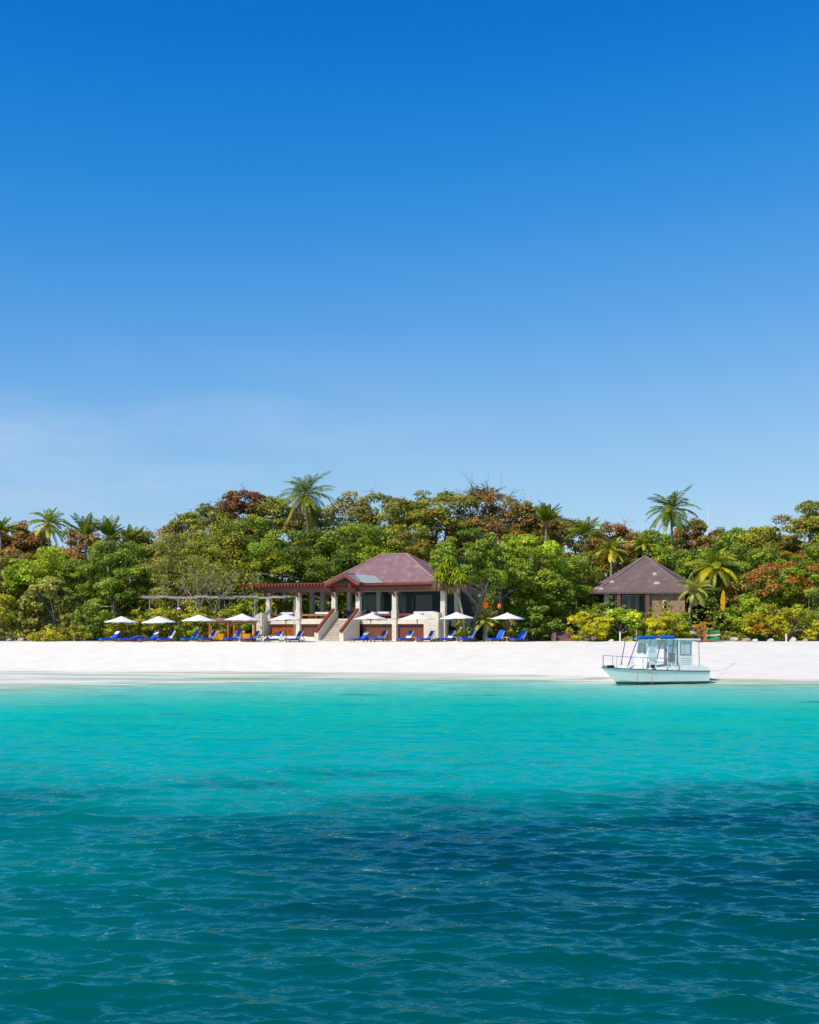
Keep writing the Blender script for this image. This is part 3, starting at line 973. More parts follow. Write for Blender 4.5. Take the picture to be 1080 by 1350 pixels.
# ------------------------------------------------------------------ cabanas
def cabana(px0, px1, Y, pyr, lab):
    xc = wx((px0 + px1) / 2, Y)
    hw = (wx(px1, Y) - wx(px0, Y)) / 2
    z0 = tz(xc, Y)
    e = empty('cabana', (xc, Y, z0))
    tag(e, lab, 'cabana', 'orange timber daybed cabanas')
    zr = wz(pyr, Y) - z0
    hip_roof(-hw, hw, -.45, 1.1, zr - .3, -hw * .55, hw * .55, .32, zr, .10).build('roof', M['roof'], e)
    MB().box(-hw + .1, hw - .1, -.35, -.25, zr - .58, zr - .41).box(-hw + .1, hw - .1, .9, 1.0, zr - .58, zr - .41) \
        .box(-hw + .1, -hw + .2, -.249, .899, zr - .58, zr - .41).box(hw - .2, hw - .1, -.249, .899, zr - .58, zr - .41).build('beam', M['orange_wood'], e)
    for a in (-1, 1):
        for b in (-1, 1):
            x, y = a * (hw - .25), (.92 if b > 0 else -.28)
            MB().box(x - .08, x + .08, y - .08, y + .08, -.2, zr - .585).build('post', M['orange_wood'], e)
    MB().box(-hw + .35, hw - .35, -1.15, .6, .0, .30).build('daybed', M['teak'], e)
    MB().box(-hw + .3, hw - .55, -1.25, .58, .12, .84).build('mattress', M['yellow_cloth'], e, bevel=.06)
    MB().box(-hw + .42, hw * .1, -.3, -.05, .87, 1.2).build('cushion', M['yellow_cloth'], e, bevel=.08)


cabana(274, 304, 135.6, 814.8, 'orange timber daybed cabana right of the third parasol, its mauve roof half hidden')
cabana(306, 338.5, 135.2, 815.2, 'orange timber daybed cabana beside the pale left pier of the restaurant')


# ------------------------------------------------------------------ parasols
def make_parasol():
    e = empty('parasol')
    n, ring = 8, []
    R0 = 1.86
    v = [(0, 0, 2.98)]
    prof = [(0.30, 2.765), (0.60, 2.56), (1.0, 2.32)]
    m = 48
    for fr, z in prof:
        for k in range(m):
            a = k / m * 2 * math.pi
            sag = 1 - 0.045 * fr * (1 - abs(math.cos(n / 2 * a)))
            v.append((R0 * fr * math.cos(a) * sag, R0 * fr * math.sin(a) * sag, z + .05 * fr * (1 - abs(math.cos(n / 2 * a))) - .02))
    nv = len(v)
    v2 = [(x, y, z - .012) for x, y, z in v]
    # hanging hem
    hem = [(v[1 + 2 * m + k][0] * 1.005, v[1 + 2 * m + k][1] * 1.005, v[1 + 2 * m + k][2] - .07) for k in range(m)]
    mb = MB()
    f = [(0, 1 + k, 1 + (k + 1) % m) for k in range(m)]
    for r_ in range(2):
        f += [(1 + r_ * m + k, 1 + (r_ + 1) * m + k, 1 + (r_ + 1) * m + (k + 1) % m, 1 + r_ * m + (k + 1) % m) for k in range(m)]
    f += [(1 + 2 * m + k, nv + k, nv + (k + 1) % m, 1 + 2 * m + (k + 1) % m) for k in range(m)]
    mb.add(v + hem, f)
    mb.build('canopy', M['white_cloth'], e)
    MB().tube([(0, 0, -.3), (0, 0, 2.94)], .045, 8).build('pole', M['pole'], e)
    rb_ = MB()
    for k in range(8):
        a = k / 8 * 2 * math.pi
        rb_.bar((0.05 * math.cos(a), .05 * math.sin(a), 2.86), (1.76 * math.cos(a), 1.76 * math.sin(a), 2.27), .03, .03)
        rb_.bar((0.05 * math.cos(a), .05 * math.sin(a), 2.20), (.85 * math.cos(a), .85 * math.sin(a), 2.56), .03, .03)
    rb_.build('ribs', M['pole'], e)
    MB().lathe([(.05, 2.25), (.11, 2.25), (.11, 2.14), (.05, 2.14)], 8).build('hub', M['pole'], e)
    MB().lathe([(.001, 3.06), (.045, 3.03), (.03, 2.95), (.001, 2.95)], 8).build('finial', M['pole'], e)
    return e


par = [(159.6, 811.5, 133.6, 'white parasol at the far left end of the row, over the first lounger'),
       (210, 811.3, 132.6, 'white parasol second from the left end, on a brown pole'),
       (262, 809.3, 130.8, 'white parasol immediately left of the two orange cabanas'),
       (318.7, 808, 130.6, 'white parasol in front of the cabana next to the pale restaurant pier'),
       (377.5, 808, 131.5, 'white parasol in front of the orange carved panel'),
       (488.5, 807.3, 131.2, 'white parasol just right of the restaurant stairs'),
       (550, 806.8, 130.8, 'white parasol right of the tall middle column, before the brown panel'),
       (602.8, 806, 131.2, 'white parasol before the dark doorway at the right side of the restaurant'),
       (669, 806.8, 132.4, 'white parasol at the far right end, before dark green shrubs')]
p0 = make_parasol()
for i, (px, py, Y, lab) in enumerate(par):
    o = p0 if i == 0 else copy_tree(p0)
    x = wx(px, Y)
    zb_ = wz(py, Y) - 3.04
    o.location = (x, Y, zb_)
    o.rotation_euler = (R((-1.5, 1, 0, 1.2, -1, 1.5, 0, -1, 1)[i]), R((1, -1.5, .5, 0, 1.2, 2.0, -1, .8, 0)[i]), i * 0.37)
    tag(o, lab, 'parasol', 'white parasols along the beach')


# ------------------------------------------------------------------ sun loungers
def make_lounger(kind):
    """foot towards local -x, head at +x"""
    e = empty('sun_lounger')
    mb = MB().box(-1.0, 1.0, -.34, .34, .17, .24)
    for a in (-.85, .75):
        for b in (-.28, .28): mb.box(a - .04, a + .04, b - .035, b + .035, -.12, .169)
    mb.bar((.98, -.25, .2), (.72, -.25, .78), .04, .04).bar((.98, .25, .2), (.72, .25, .78), .04, .04)
    mb.build('frame', M['teak'], e)
    MB().box(-1.02, .32, -.35, .35, .245, .37).build('mattress', M['blue_cloth'], e, bevel=.04)
    ang = {'A': 56, 'B': 58, 'F': 16, 'T': 40}[kind]
    ca, sa = math.cos(R(ang)), math.sin(R(ang))
    ln = .88
    def slab(a0, a1, b0, b1, w0, w1):
        mb = MB(); v = []
        for h in (b0, b1):
            for y in (w0, w1):
                for a in (a0, a1):
                    v.append((.34 + a * ca - h * sa, y, .30 + a * sa + h * ca))
        return mb.add(v, [(0, 1, 3, 2), (4, 6, 7, 5), (0, 4, 5, 1), (2, 3, 7, 6), (0, 2, 6, 4), (1, 5, 7, 3)])
    if kind == 'A':
        slab(0, ln, -.02, .10, -.35, .35).build('backrest', M['white_cloth'], e, bevel=.03)
        slab(.26, .84, .103, .17, -.25, .25).build('pillow', M['navy_cloth'], e, bevel=.025)
    elif kind == 'B':
        slab(0, ln, -.06, .05, -.35, .35).build('backrest', M['white_cloth'], e, bevel=.03)
        slab(0, ln + .03, .053, .15, -.345, .345).build('cushion', M['blue_cloth'], e, bevel=.03)
    elif kind == 'T':
        slab(0, ln, -.02, .10, -.35, .35).build('backrest', M['blue_cloth'], e, bevel=.03)
        slab(.55, ln + .05, .103, .17, -.36, .36).build('towel', M['white_cloth'], e, bevel=.03)
    else:
        slab(0, ln, -.02, .10, -.35, .35).build('backrest', M['blue_cloth'], e, bevel=.03)
    return e


protos = {}
lng = [(144.5, 'T', 'blue lounger with white towel on its back, at the far left end of the row'),
       (169, 'F', 'blue lounger lying nearly flat, second from the left end'),
       (196, 'T', 'half raised blue lounger with white top, left of the second parasol pole'),
       (220, 'A', 'white backed lounger with navy pillow, right of the second parasol pole'),
       (252, 'B', 'all blue lounger with raised back, left of the third parasol pole'),
       (275, 'A', 'white backed lounger in front of the left orange cabana'),
       (308, 'B', 'all blue lounger with raised back, between the two yellow daybeds'),
       (332, 'A', 'white backed lounger in front of the right orange cabana'),
       (362.5, 'A', 'white backed lounger in front of the orange carved panel'),
       (389, 'A', 'white backed lounger between the orange panel and the left stair wall'),
       (474, 'T', 'blue lounger with cream towel over its back, right of the stairs'),
       (500.5, 'A', 'lounger with straw bag on it, left of the tall middle column'),
       (535, 'A', 'white backed lounger just right of the tall middle column'),
       (562.5, 'A', 'white backed lounger in front of the right restaurant pier'),
       (589.5, 'A', 'white backed lounger in front of the dark side doorway'),
       (616.5, 'A', 'white backed lounger beside the bright green fern, right of the dark doorway'),
       (654.5, 'B', 'all blue lounger with raised back, left of the last parasol pole'),
       (684, 'B', 'all blue lounger with raised back, at the far right end of the row')]
for i, (px, k, lab) in enumerate(lng):
    if k not in protos:
        o = make_lounger(k); protos[k] = o
    else:
        o = copy_tree(protos[k])
    Y = 131.3 + 0.35 * math.sin(i * 2.3)
    x = wx(px, Y)
    o.location = (x, Y, tz(x, Y) - 0.02)
    o.rotation_euler = (0, 0, R((40, 33, 36, 42, 38, 41)[i % 6]))
    o.scale = (1.1, 1.1, 1.14)
    tag(o, lab, 'sun lounger', 'blue sun loungers in a row on the sand')

bag = MB().lathe([(.001, 0), (.2, 0), (.27, .15), (.25, .34), (.2, .36), (.18, .3), (.001, .25)], 14)
bag.tube([(-.16, 0, .33), (-.12, 0, .5), (0, 0, .56), (.12, 0, .5), (.16, 0, .33)], .02, 6)
yb = 131.15
bo = bag.build('straw_bag', M['straw'], None, loc=(wx(499.5, yb), yb - .12, tz(wx(499, yb), yb) + .36))
tag(bo, 'tan woven straw bag lying on a blue lounger', 'bag')


def make_side_table():
    e = empty('side_table')
    MB().lathe([(.001, .50), (.33, .50), (.34, .48), (.33, .455), (.001, .455)], 20).build('table_top', M['white_paint'], e)
    MB().tube([(0, 0, 0), (0, 0, .455)], .05, 8).lathe([(.24, -.1), (.24, .03), (.06, .06)], 12).build('pedestal', M['white_paint'], e)
    return e


st = [(315.8, 'small white side table between the third and fourth parasol loungers by the daybed'),
      (376, 'small white side table between the two loungers before the orange panel'),
      (548, 'small white side table between loungers before the right brown panel'),
      (602, 'small white side table at the parasol by the dark doorway'),
      (668.5, 'small white side table between the last two loungers on the right')]
s0 = make_side_table()
for i, (px, lab) in enumerate(st):
    o = s0 if i == 0 else copy_tree(s0)
    Y = 131.5
    o.location = (wx(px, Y), Y, tz(wx(px, Y), Y))
    tag(o, lab, 'side table', 'small white side tables between loungers')


# ------------------------------------------------------------------ boat
def make_boat():
    Yb = 97.3
    a = R(18)
    # port stern corner near px 936, bow tip near px 797
    L = 8.55
    stern = np.array([wx(933.5, Yb + 1.8) - 0.5, Yb + 1.8, 0.0])
    e = empty('motor_boat', (stern[0], stern[1], 0.02), math.pi + a)
    tag(e, 'white motor boat with blue canvas roof rolls moored at the waterline', 'boat')
    n = 28
    T = np.linspace(0, 1, n)
    def hb(t, full, p): return full * (1 - np.clip(t, 0, 1) ** p)
    def curve(xe, zf, bf):
        return [(T[i] * xe, bf(T[i]), zf(T[i])) for i in range(n)]
    sheer = curve(L, lambda t: .98 + .36 * t ** 1.5, lambda t: hb(t, 1.32 - .10 * (1 - t) ** 2, 3.0))
    knuc = curve(L - .22, lambda t: .68 + .42 * t ** 1.6, lambda t: hb(t, 1.27 - .1 * (1 - t) ** 2, 2.7))
    chine = curve(L - .85, lambda t: .05 + .38 * t ** 3, lambda t: hb(t, 1.12, 2.4))
    keel = curve(L - 1.35, lambda t: -.45 + .35 * t ** 5, lambda t: 0.0)
    lines = [sheer, knuc, chine, keel, [(x, -y, z) for x, y, z in chine], [(x, -y, z) for x, y, z in knuc], [(x, -y, z) for x, y, z in sheer]]
    v = [p for ln in lines for p in ln]
    f = []
    for j in range(6):
        for i in range(n - 1):
            f.append((j * n + i, j * n + i + 1, (j + 1) * n + i + 1, (j + 1) * n + i))
    f.append(tuple(j * n for j in range(7)))                  # transom
    MB().add(v, f).build('hull', M['hull'], e)
    # deck
    mb = MB()
    v = [(x, y * .97, z - .03) for x, y, z in sheer] + [(x, -y * .97, z - .03) for x, y, z in sheer]
    mb.add(v, [(i, i + 1, n + i + 1, n + i) for i in range(n - 1)])
    mb.build('deck', M['white_paint'], e)
    for sg in (1, -1):
        MB().tube([(x, sg * (y + .015), z) for x, y, z in sheer], .038, 6).build('rub_rail', M['navy_trim'], e)
    # raised coaming that swells towards the stern
    for sg in (1, -1):
        cm = MB()
        vi, vo = [], []
        m = 20
        for i in range(m):
            x = .0 + 5.6 * i / (m - 1)
            t = x / L
            b = hb(t, 1.32 - .10 * (1 - t) ** 2, 3.0)
            z0 = .98 + .36 * t ** 1.5
            h = .44 * min(1, (5.6 - x) / 2.8) * min(1, .45 + x / .9) + .02
            vo += [(x, sg * (b - .05), z0 - .02), (x, sg * (b - .13), z0 + h), (x, sg * (b - .30), z0 + h), (x, sg * (b - .34), z0 - .02)]
        fs = []
        for i in range(m - 1):
            for k in range(4):
                fs.append((i * 4 + k, (i + 1) * 4 + k, (i + 1) * 4 + (k + 1) % 4, i * 4 + (k + 1) % 4))
        fs += [(0, 1, 2, 3), tuple((m - 1) * 4 + k for k in (3, 2, 1, 0))]
        cm.add(vo, fs).build('coaming', M['white_paint'], e)
    # foredeck trunk
    tr = MB()
    pts = [(7.3, .15), (6.6, .5), (5.4, .8), (5.4, -.8), (6.6, -.5), (7.3, -.15)]
    vb = [(x, y, 1.18) for x, y in pts] + [(x - (.25 if x > 6 else 0), y * .85, 1.50) for x, y in pts]
    tr.add(vb, [tuple(range(5, -1, -1)), tuple(range(6, 12))] + [(i, (i + 1) % 6, 6 + (i + 1) % 6, 6 + i) for i in range(6)])
    tr.build('foredeck', M['white_paint'], e, bevel=.05)
    # wheelhouse: front screen, side frames, aft cabinet, hard top
    TOP = 3.50
    fz = 1.1
    def frame_panel(x0, x1, y, z0, z1, wx0, wx1, wz0, wz1, thick=.06):
        """wall in the xz plane at y with an opening"""
        mb = MB()
        mb.box(x0, wx0, y - thick, y, z0, z1).box(wx1, x1, y - thick, y, z0, z1)
        mb.box(wx0, wx1, y - thick, y, z0, wz0).box(wx0, wx1, y - thick, y, wz1, z1)
        return mb
    yw = .92
    cabin = empty('wheelhouse', (0, 0, 0)); cabin.parent = e
    # raked windscreen (faces the bow)
    ws = MB()
    for y0, y1 in ((-.92, -.72), (-.10, .10), (.72, .92)):
        ws.add([(5.35, y0, fz), (5.35, y1, fz), (5.27, y1, fz), (5.27, y0, fz), (5.0, y0, TOP), (5.0, y1, TOP), (4.92, y1, TOP), (4.92, y0, TOP)],
               [(0, 3, 2, 1), (4, 5, 6, 7), (0, 1, 5, 4), (1, 2, 6, 5), (2, 3, 7, 6), (3, 0, 4, 7)])
    def scr(z): return 5.35 - (z - fz) / (TOP - fz) * .35
    for z0, z1 in ((fz, 2.35), (TOP - .26, TOP)):
        for y0, y1 in ((-.72, -.10), (.10, .72)):
            ws.add([(scr(z0), y0, z0), (scr(z0), y1, z0), (scr(z0) - .07, y1, z0), (scr(z0) - .07, y0, z0), (scr(z1), y0, z1), (scr(z1), y1, z1), (scr(z1) - .07, y1, z1), (scr(z1) - .07, y0, z1)],
                   [(0, 3, 2, 1), (4, 5, 6, 7), (0, 1, 5, 4), (1, 2, 6, 5), (2, 3, 7, 6), (3, 0, 4, 7)])
    ws.build('windscreen_frame', M['white_paint'], cabin)
    for y0, y1 in ((-.72, -.10), (.10, .72)):
        MB().add([(scr(2.35) - .03, y0, 2.35), (scr(2.35) - .03, y1, 2.35), (scr(TOP - .26) - .03, y1, TOP - .26), (scr(TOP - .26) - .03, y0, TOP - .26)], [(0, 1, 2, 3)]).build('pane', M['glass'], cabin)
    for sg in (1, -1):
        y = yw if sg > 0 else -yw + .06
        sp_ = frame_panel(4.38, 5.02, y, fz, TOP, 4.5, 4.93, 2.45 if sg > 0 else 1.4, TOP - .36)
        sp_.build('side_frame', M['white_paint'], cabin)
        MB().box(4.5, 4.93, y - .04, y - .02, 2.45, TOP - .36).build('pane', M['glass'], cabin)
        frame_panel(2.72, 3.52, y, fz, TOP, 2.80, 3.44, 1.75 if sg > 0 else 1.2, TOP - .36).build('side_frame', M['white_paint'], cabin)
        MB().box(2.80, 3.44, y - .04, y - .02, 2.75, TOP - .36).build('pane', M['glass'], cabin)
    hard = MB().box(2.66, 5.25, -1.12, 1.12, TOP + .001, TOP + .12).build('hard_top', M['white_paint'], e, bevel=.04)
    # aft cabinet with large square side window
    aft = empty('aft_cabin'); aft.parent = e
    for sg in (1, -1):
        y = 1.08 if sg > 0 else -1.02
        p = frame_panel(1.45, 2.62, y, 1.15, TOP - .05, 1.62, 2.48, 2.35, 3.25)
        p.build('side_wall', M['white_paint'], aft)
        w = MB().box(1.58, 1.64, y + .001, y + .03, 2.30, 3.30).box(2.46, 2.52, y + .001, y + .03, 2.30, 3.30) \
            .box(1.641, 2.459, y + .001, y + .03, 2.30, 2.36).box(1.641, 2.459, y + .001, y + .03, 3.24, 3.30).build('window_frame', M['window_trim'], aft)
        MB().box(1.62, 2.48, y - .04, y - .02, 2.35, 3.25).build('pane', M['glass'], aft)
        lv = MB()
        for k in range(4):
            lv.box(1.64, 2.46, y + .001, y + .025, 1.55 + k * .17, 1.62 + k * .17)
        lv.build('louvre', M['white_paint'], aft)
    MB().box(1.45, 1.51, -1.02, 1.02, 1.15, 2.0).build('rear_wall', M['white_paint'], aft)
    MB().box(.75, 2.645, -1.2, 1.2, TOP - .04, TOP + .10).build('aft_roof', M['white_paint'], e, bevel=.04)
    for sg in (1, -1):
        MB().tube([(.85, sg * 1.1, 1.2), (.9, sg * 1.1, TOP - .042)], .03, 6).build('roof_post', M['steel'], e)
    # canvas rolls along both sides of the top
    r_ = np.random.default_rng(3)
    for x0, x1 in ((2.95, 4.25), (4.55, 6.1)):
        for sg in (1,):
            xs = np.linspace(x0, x1, 12)
            pts = [(x, sg * (1.02 + .02 * math.sin(i * 2.1)), TOP + .22 + .025 * math.sin(i * 1.7) - (.04 * max(0, x - 5.3) / 1.2)) for i, x in enumerate(xs)]
            rad = .14 + .035 * r_.random(12); rad[0] = rad[-1] = .08
            MB().tube(pts, rad, 10).build('canvas_roll', M['canvas_blue'], e, smooth=True)
    MB().box(5.26, 6.05, -.95, .95, TOP + .13, TOP + .16).build('canopy', M['canvas_blue'], e)
    for x0, x1 in ((6.05, 6.7), (2.95, 3.42)):
        for sg in (1, -1):
            bb_ = float(hb(x1 / L, 1.32, 3.0)) - .12
            MB().tube([(x0, sg * 1.0, TOP + .14), (x1, sg * bb_, 1.3 if x1 > 5 else 1.42)], .035, 6).build('canopy_strut', M['grey_tube'], e)
    # bow rail
    br2 = MB()
    top = {1: [], -1: []}
    for sg in (1, -1):
        for i in range(13):
            x = 2.7 + (L - .12 - 2.7) * i / 12
            t = x / L
            b = float(hb(t, 1.32, 3.0)) - .07
            z0 = .98 + .36 * t ** 1.5
            h = .95 if x > 3.2 else .6
            top[sg].append((x, sg * max(b, .05), z0 + h))
            if i % 2 == 0 or i == 12:
                br2.tube([(x, sg * max(b, .05), z0), (x, sg * max(b, .05), z0 + h)], .022, 5)
    br2.tube(top[1] + top[-1][::-1], .026, 6)
    br2.build('bow_rail', M['steel'], e)
    MB().box(7.55, 8.05, -.16, .16, 1.28, 1.50).tube([(7.9, -.1, 1.45), (8.45, -.05, 1.42)], .05, 6).build('windlass', M['black'], e, bevel=.03)
    MB().tube([(6.25, 1.16, 1.22), (6.2, 1.24, .9), (6.18, 1.20, .5), (6.15, 1.12, .22)], .022, 5).build('rope', M['orange_cloth'], e)
    MB().tube([(5.05, 1.30, 1.18), (5.06, 1.34, .85), (5.0, 1.28, .3), (4.9, 1.2, -.1)], .022, 5).build('rope', M['orange_cloth'], e)
    MB().tube([(4.86, 1.05, 1.42), (4.86, 1.22, 1.42)], .14, 14).build('fender', M['black'], e)
    MB().box(2.1, 2.16, 1.121, 1.14, 3.40, 3.46).build('nav_light', M['black'], e)
    MB().tube([(5.75, .2, TOP + .15), (5.75, .2, TOP + .85)], .018, 5).build('antenna', M['white_paint'], e)
    # small faded name on the bow quarter and a round emblem on the screen post
    nm = MB()
    k0 = 5.05
    for k, (w, h) in enumerate([(.10, .13), (.05, .17), (.08, .10), (.09, .14), (.05, .10), (.09, .12)]):
        x = k0 + .13 * k
        t = x / L
        y0 = float(hb(x / (L - .22), 1.27, 2.7)) + .018
        nm.box(x, x + w, y0 - .012, y0 + .008, .93 + .02 * k, .93 + h + .02 * k)
    nm.build('name_lettering', surf('faded_lettering', (0.12, 0.17, 0.20), .6), e)
    MB().tube([(3.62, .93, 2.75), (3.62, .945, 2.75)], .09, 14).build('emblem', M['blue_cloth'], cabin)
    e.scale = (1.06, 1, 1)
    # helm inside
    MB().box(4.25, 4.6, -.7, -.1, 1.0, 1.75).build('helm', M['white_paint'], cabin, bevel=.05)
    return e


boat = make_boat()
p = [np.array([wx(936, 99.5), 99.5, 1.0]), np.array([wx(950, 104), 104, 1.05]), np.array([wx(969, 112), 112, 1.75])]
p[1][2] = tz(p[1][0], 104) + .25; p[2][2] = tz(p[2][0], 112) + .02
o = MB().tube(p, .012, 5).build('mooring_rope', M['grey_beam'])
tag(o, 'thin mooring rope running from the boat stern up the sand', 'rope')


# ------------------------------------------------------------------ kayak rack, boards, posts, rocks
def kayak(name_mat, c, yaw, tilt, lab, L=3.2):
    n, m = 17, 12
    vs, fs = [], []
    for i in range(n):
        t = i / (n - 1) * 2 - 1
        w = .36 * (1 - abs(t) ** 2.6) + .012
        h = .17 * (1 - abs(t) ** 3) + .02
        zc = .16 * abs(t) ** 2.5
        for k in range(m):
            a = k / m * 2 * math.pi
            vs.append((t * L / 2, w * math.cos(a), zc + h * math.sin(a) * (1 if math.sin(a) < 0 else .65)))
    for i in range(n - 1):
        for k in range(m):
            fs.append((i * m + k, i * m + (k + 1) % m, (i + 1) * m + (k + 1) % m, (i + 1) * m + k))
    fs += [tuple(range(m)), tuple((n - 1) * m + k for k in range(m - 1, -1, -1))]
    e = empty('kayak', c)
    e.rotation_euler = (0, R(tilt), R(yaw))
    tag(e, lab, 'kayak', 'kayaks stored on the timber rack')
    MB().add(vs, fs).build('hull', M[name_mat], e, smooth=True)
    MB().tube([(.3 * math.cos(a) * 1.5, .24 * math.sin(a), .135) for a in np.linspace(0, 6.283, 17)], .03, 6).build('cockpit_rim', M['black'], e)
    return e


Yk = 131.6
kr = empty('kayak_rack', (wx(929.3, Yk), Yk, tz(wx(929.3, Yk), Yk)))
tag(kr, 'orange timber kayak rack standing right of the boat at the sand edge', 'rack')
for y in (0, 1.7):
    MB().box(-.13, .13, y - .10, y + .10, -.3, 2.25).build('post', M['orange_wood'], kr)
    for z, d in ((.25, 1), (.85, 1), (1.45, 1), (1.95, 1)):
        MB().bar((-1.05 if z > 1.3 else -.8, y - .13, z - .12), (1.05, y - .13, z + (.2 if z > 1.8 else .05)), .06, .07).build('arm', M['orange_wood'], kr)
kx, kz = kr.location.x, kr.location.z
kayak('kayak_yellow', (kx - .75, Yk + .8, kz + 1.72), 66, 0, 'yellow kayak on the upper left arm of the rack')
kayak('kayak_white', (kx - .95, Yk + .9, kz + 1.08), 64, 0, 'pale kayak on the lower left of the rack, below the yellow one')
kayak('kayak_green', (kx + .85, Yk + .8, kz + 1.12), 112, 0, 'green kayak on the right of the rack, the upper of two')
kayak('kayak_white', (kx + .9, Yk + .8, kz + .72), 112, 0, 'pale kayak wedged between the two green kayaks')
kayak('kayak_green', (kx + .85, Yk + .8, kz + .36), 112, 0, 'green kayak on the lowest right arm of the rack')

Ys = 138.0
sbv, n = [], 24
for k in range(n):
    a = k / n * 2 * math.pi
    sbv.append((.30 * math.cos(a) * (1 - .25 * math.sin(a)), 1.25 + 1.25 * math.sin(a)))
o = MB().prism(sbv, 'y', -.04, .04).build('surfboard', M['kayak_yellow'], bevel=.02, loc=(wx(952.5, Ys), Ys, wz(806, Ys)))
o.rotation_euler = (R(-10), R(9), R(15))
tag(o, 'yellow surfboard standing upright among the trees right of the rack', 'surfboard')

for px, py, Y, lab in [(817.5, 833.5, 133.2, 'short white post before the hedge, left of the boat roof'), (1036.5, 836, 132.4, 'short white post at the foot of the right shrubs')]:
    z0 = tz(wx(px, Y), Y)
    o = MB().box(-.07, .07, -.07, .07, -.2, wz(py, Y) - z0).box(-.085, .085, -.085, .085, wz(py, Y) - z0 + .002, wz(py, Y) - z0 + .06).build('bollard', M['white_paint'], bevel=.02, loc=(wx(px, Y), Y, z0))
    tag(o, lab, 'post')

o = MB().tube([wv_ for wv_ in [(wx(934, 182), 182, wz(720, 182)), (wx(934, 182), 182, wz(690, 182)), (wx(933.8, 182), 182, wz(665.5, 182))]], [.12, .09, .04], 6).build('antenna_mast', M['white_paint'])
tag(o, 'thin white mast poking above the trees right of the tall palm', 'mast')


def rock(px, Y, r, m, lab, sink=.3):
    x = wx(px, Y)
    import bmesh
    bm = bmesh.new()
    bmesh.ops.create_icosphere(bm, subdivisions=3, radius=1)
    rr = np.random.default_rng(int(px))
    ph = rr.random((6, 3)) * 6; kf = rr.normal(0, 2.2, (6, 3))
    for vv in bm.verts:
        c = np.array(vv.co)
        d = 1 + sum(.09 * math.sin(kf[i] @ c + ph[i][0]) for i in range(6))
        vv.co = Vector((c[0] * d * r, c[1] * d * r * .8, c[2] * d * r * .62))
    for vv in bm.verts: vv.co *= .62
    me = bpy.data.meshes.new('boulder'); bm.to_mesh(me); bm.free()
    me.materials.append(M[m])
    o = bpy.data.objects.new('boulder', me); COL.objects.link(o)
    o.location = (x, Y, tz(x, Y) + r * sink * .5)
    tag(o, lab, 'rock', 'rocks along the top of the beach')


rock(28, 134.2, .7, 'rock', 'largest pinkish rock at the left end of the sand edge')
rock(12, 134.4, .5, 'rock', 'grey brown rock at the far left edge, left of the pinkish rock')
rock(40, 133.8, .32, 'rock_pale', 'small pale rock just right of the pinkish rock')
rock(958, 138.0, .9, 'rock', 'tan rock just right of the kayak rack path')
rock(968, 136.8, .8, 'rock_pale', 'pale rock under the shrubs right of the tan rock')
rock(984, 134.2, .7, 'rock', 'low brown rock below the right shrubs, second from the rack')
rock(996, 133.2, .5, 'rock_pale', 'small pale rock on the sand edge below the right shrubs')
rock(1016, 132.6, .55, 'rock_pale', 'white rock on the sand left of the right bollard')
rock(1046, 132.8, .75, 'rock_pale', 'biggest white rock, right of the right bollard')
rock(1062, 132.7, .5, 'rock', 'small brown rock near the right edge of the beach')
rock(806, 132.0, .45, 'rock_pale', 'flat pale rock on the sand before the yellow hedge')

gs = empty('garden_steps', (wx(746, 134.5), 134.5, tz(wx(746, 134.5), 134.5)))
tag(gs, 'mauve paved garden steps between the dark trees and the yellow hedge', 'steps')
mb = MB()
for k in range(5):
    mb.box(-1.1, 1.1, k * .5, 4.0, -.3 + k * .22 + .001 * k, -.08 + k * .22)
mb2 = MB()
for k in range(5): mb2.box(-1.1, 1.1, k * .5, (k + 1) * .5 - .001 if k < 4 else 4, -.4, .14 + k * .22)
mb2.build('tread', M['brick_path'], gs)
MB().box(-1.4, -1.102, -.3, 4, -.4, .9).build('side_wall', M['brick_path'], gs)

for px, py, r_, lab in [(640, 797.5, .34, 'larger bright orange cloth bundle hanging in shade right of the restaurant'), (658.5, 799, .22, 'smaller orange cloth bundle hanging right of the larger one')]:
    c = at(px, py, 133.6)
    mb = MB().lathe([(.01, 1.0), (.3, .85), (.75, .5), (1.0, 0), (.9, -.5), (.5, -.9), (.01, -.8)], 10)
    mb.v = [q * (r_, r_ * .7, r_ * 1.15) * (1 + .2 * np.sin(q[:, [1]] * 4 + q[:, [2]] * 3)) for q in mb.v]
    mb.tube([(0, 0, r_), (0.05, 0, r_ + 1.2)], .02, 5)
    o = mb.build('cloth_bundle', M['orange_cloth'], loc=c)
    tag(o, lab, 'bundle')


# ------------------------------------------------------------------ vegetation
def norm(v):
    return v / (np.linalg.norm(v, axis=-1, keepdims=True) + 1e-9)


def leaf_quads(c, nrm, size, aspect, r, fold=0.0):
    """rhombic leaves centred at c facing nrm"""
    n = len(c)
    t = norm(np.cross(nrm, r.normal(size=(n, 3))))
    b = np.cross(nrm, t)
    L = size[:, None] * 0.5
    W = L * aspect
    v = np.stack([c - t * L, c + b * W + t * L * .1, c + t * L, c - b * W + t * L * .1], 1)
    return v.reshape(-1, 3), np.arange(n * 4).reshape(n, 4)


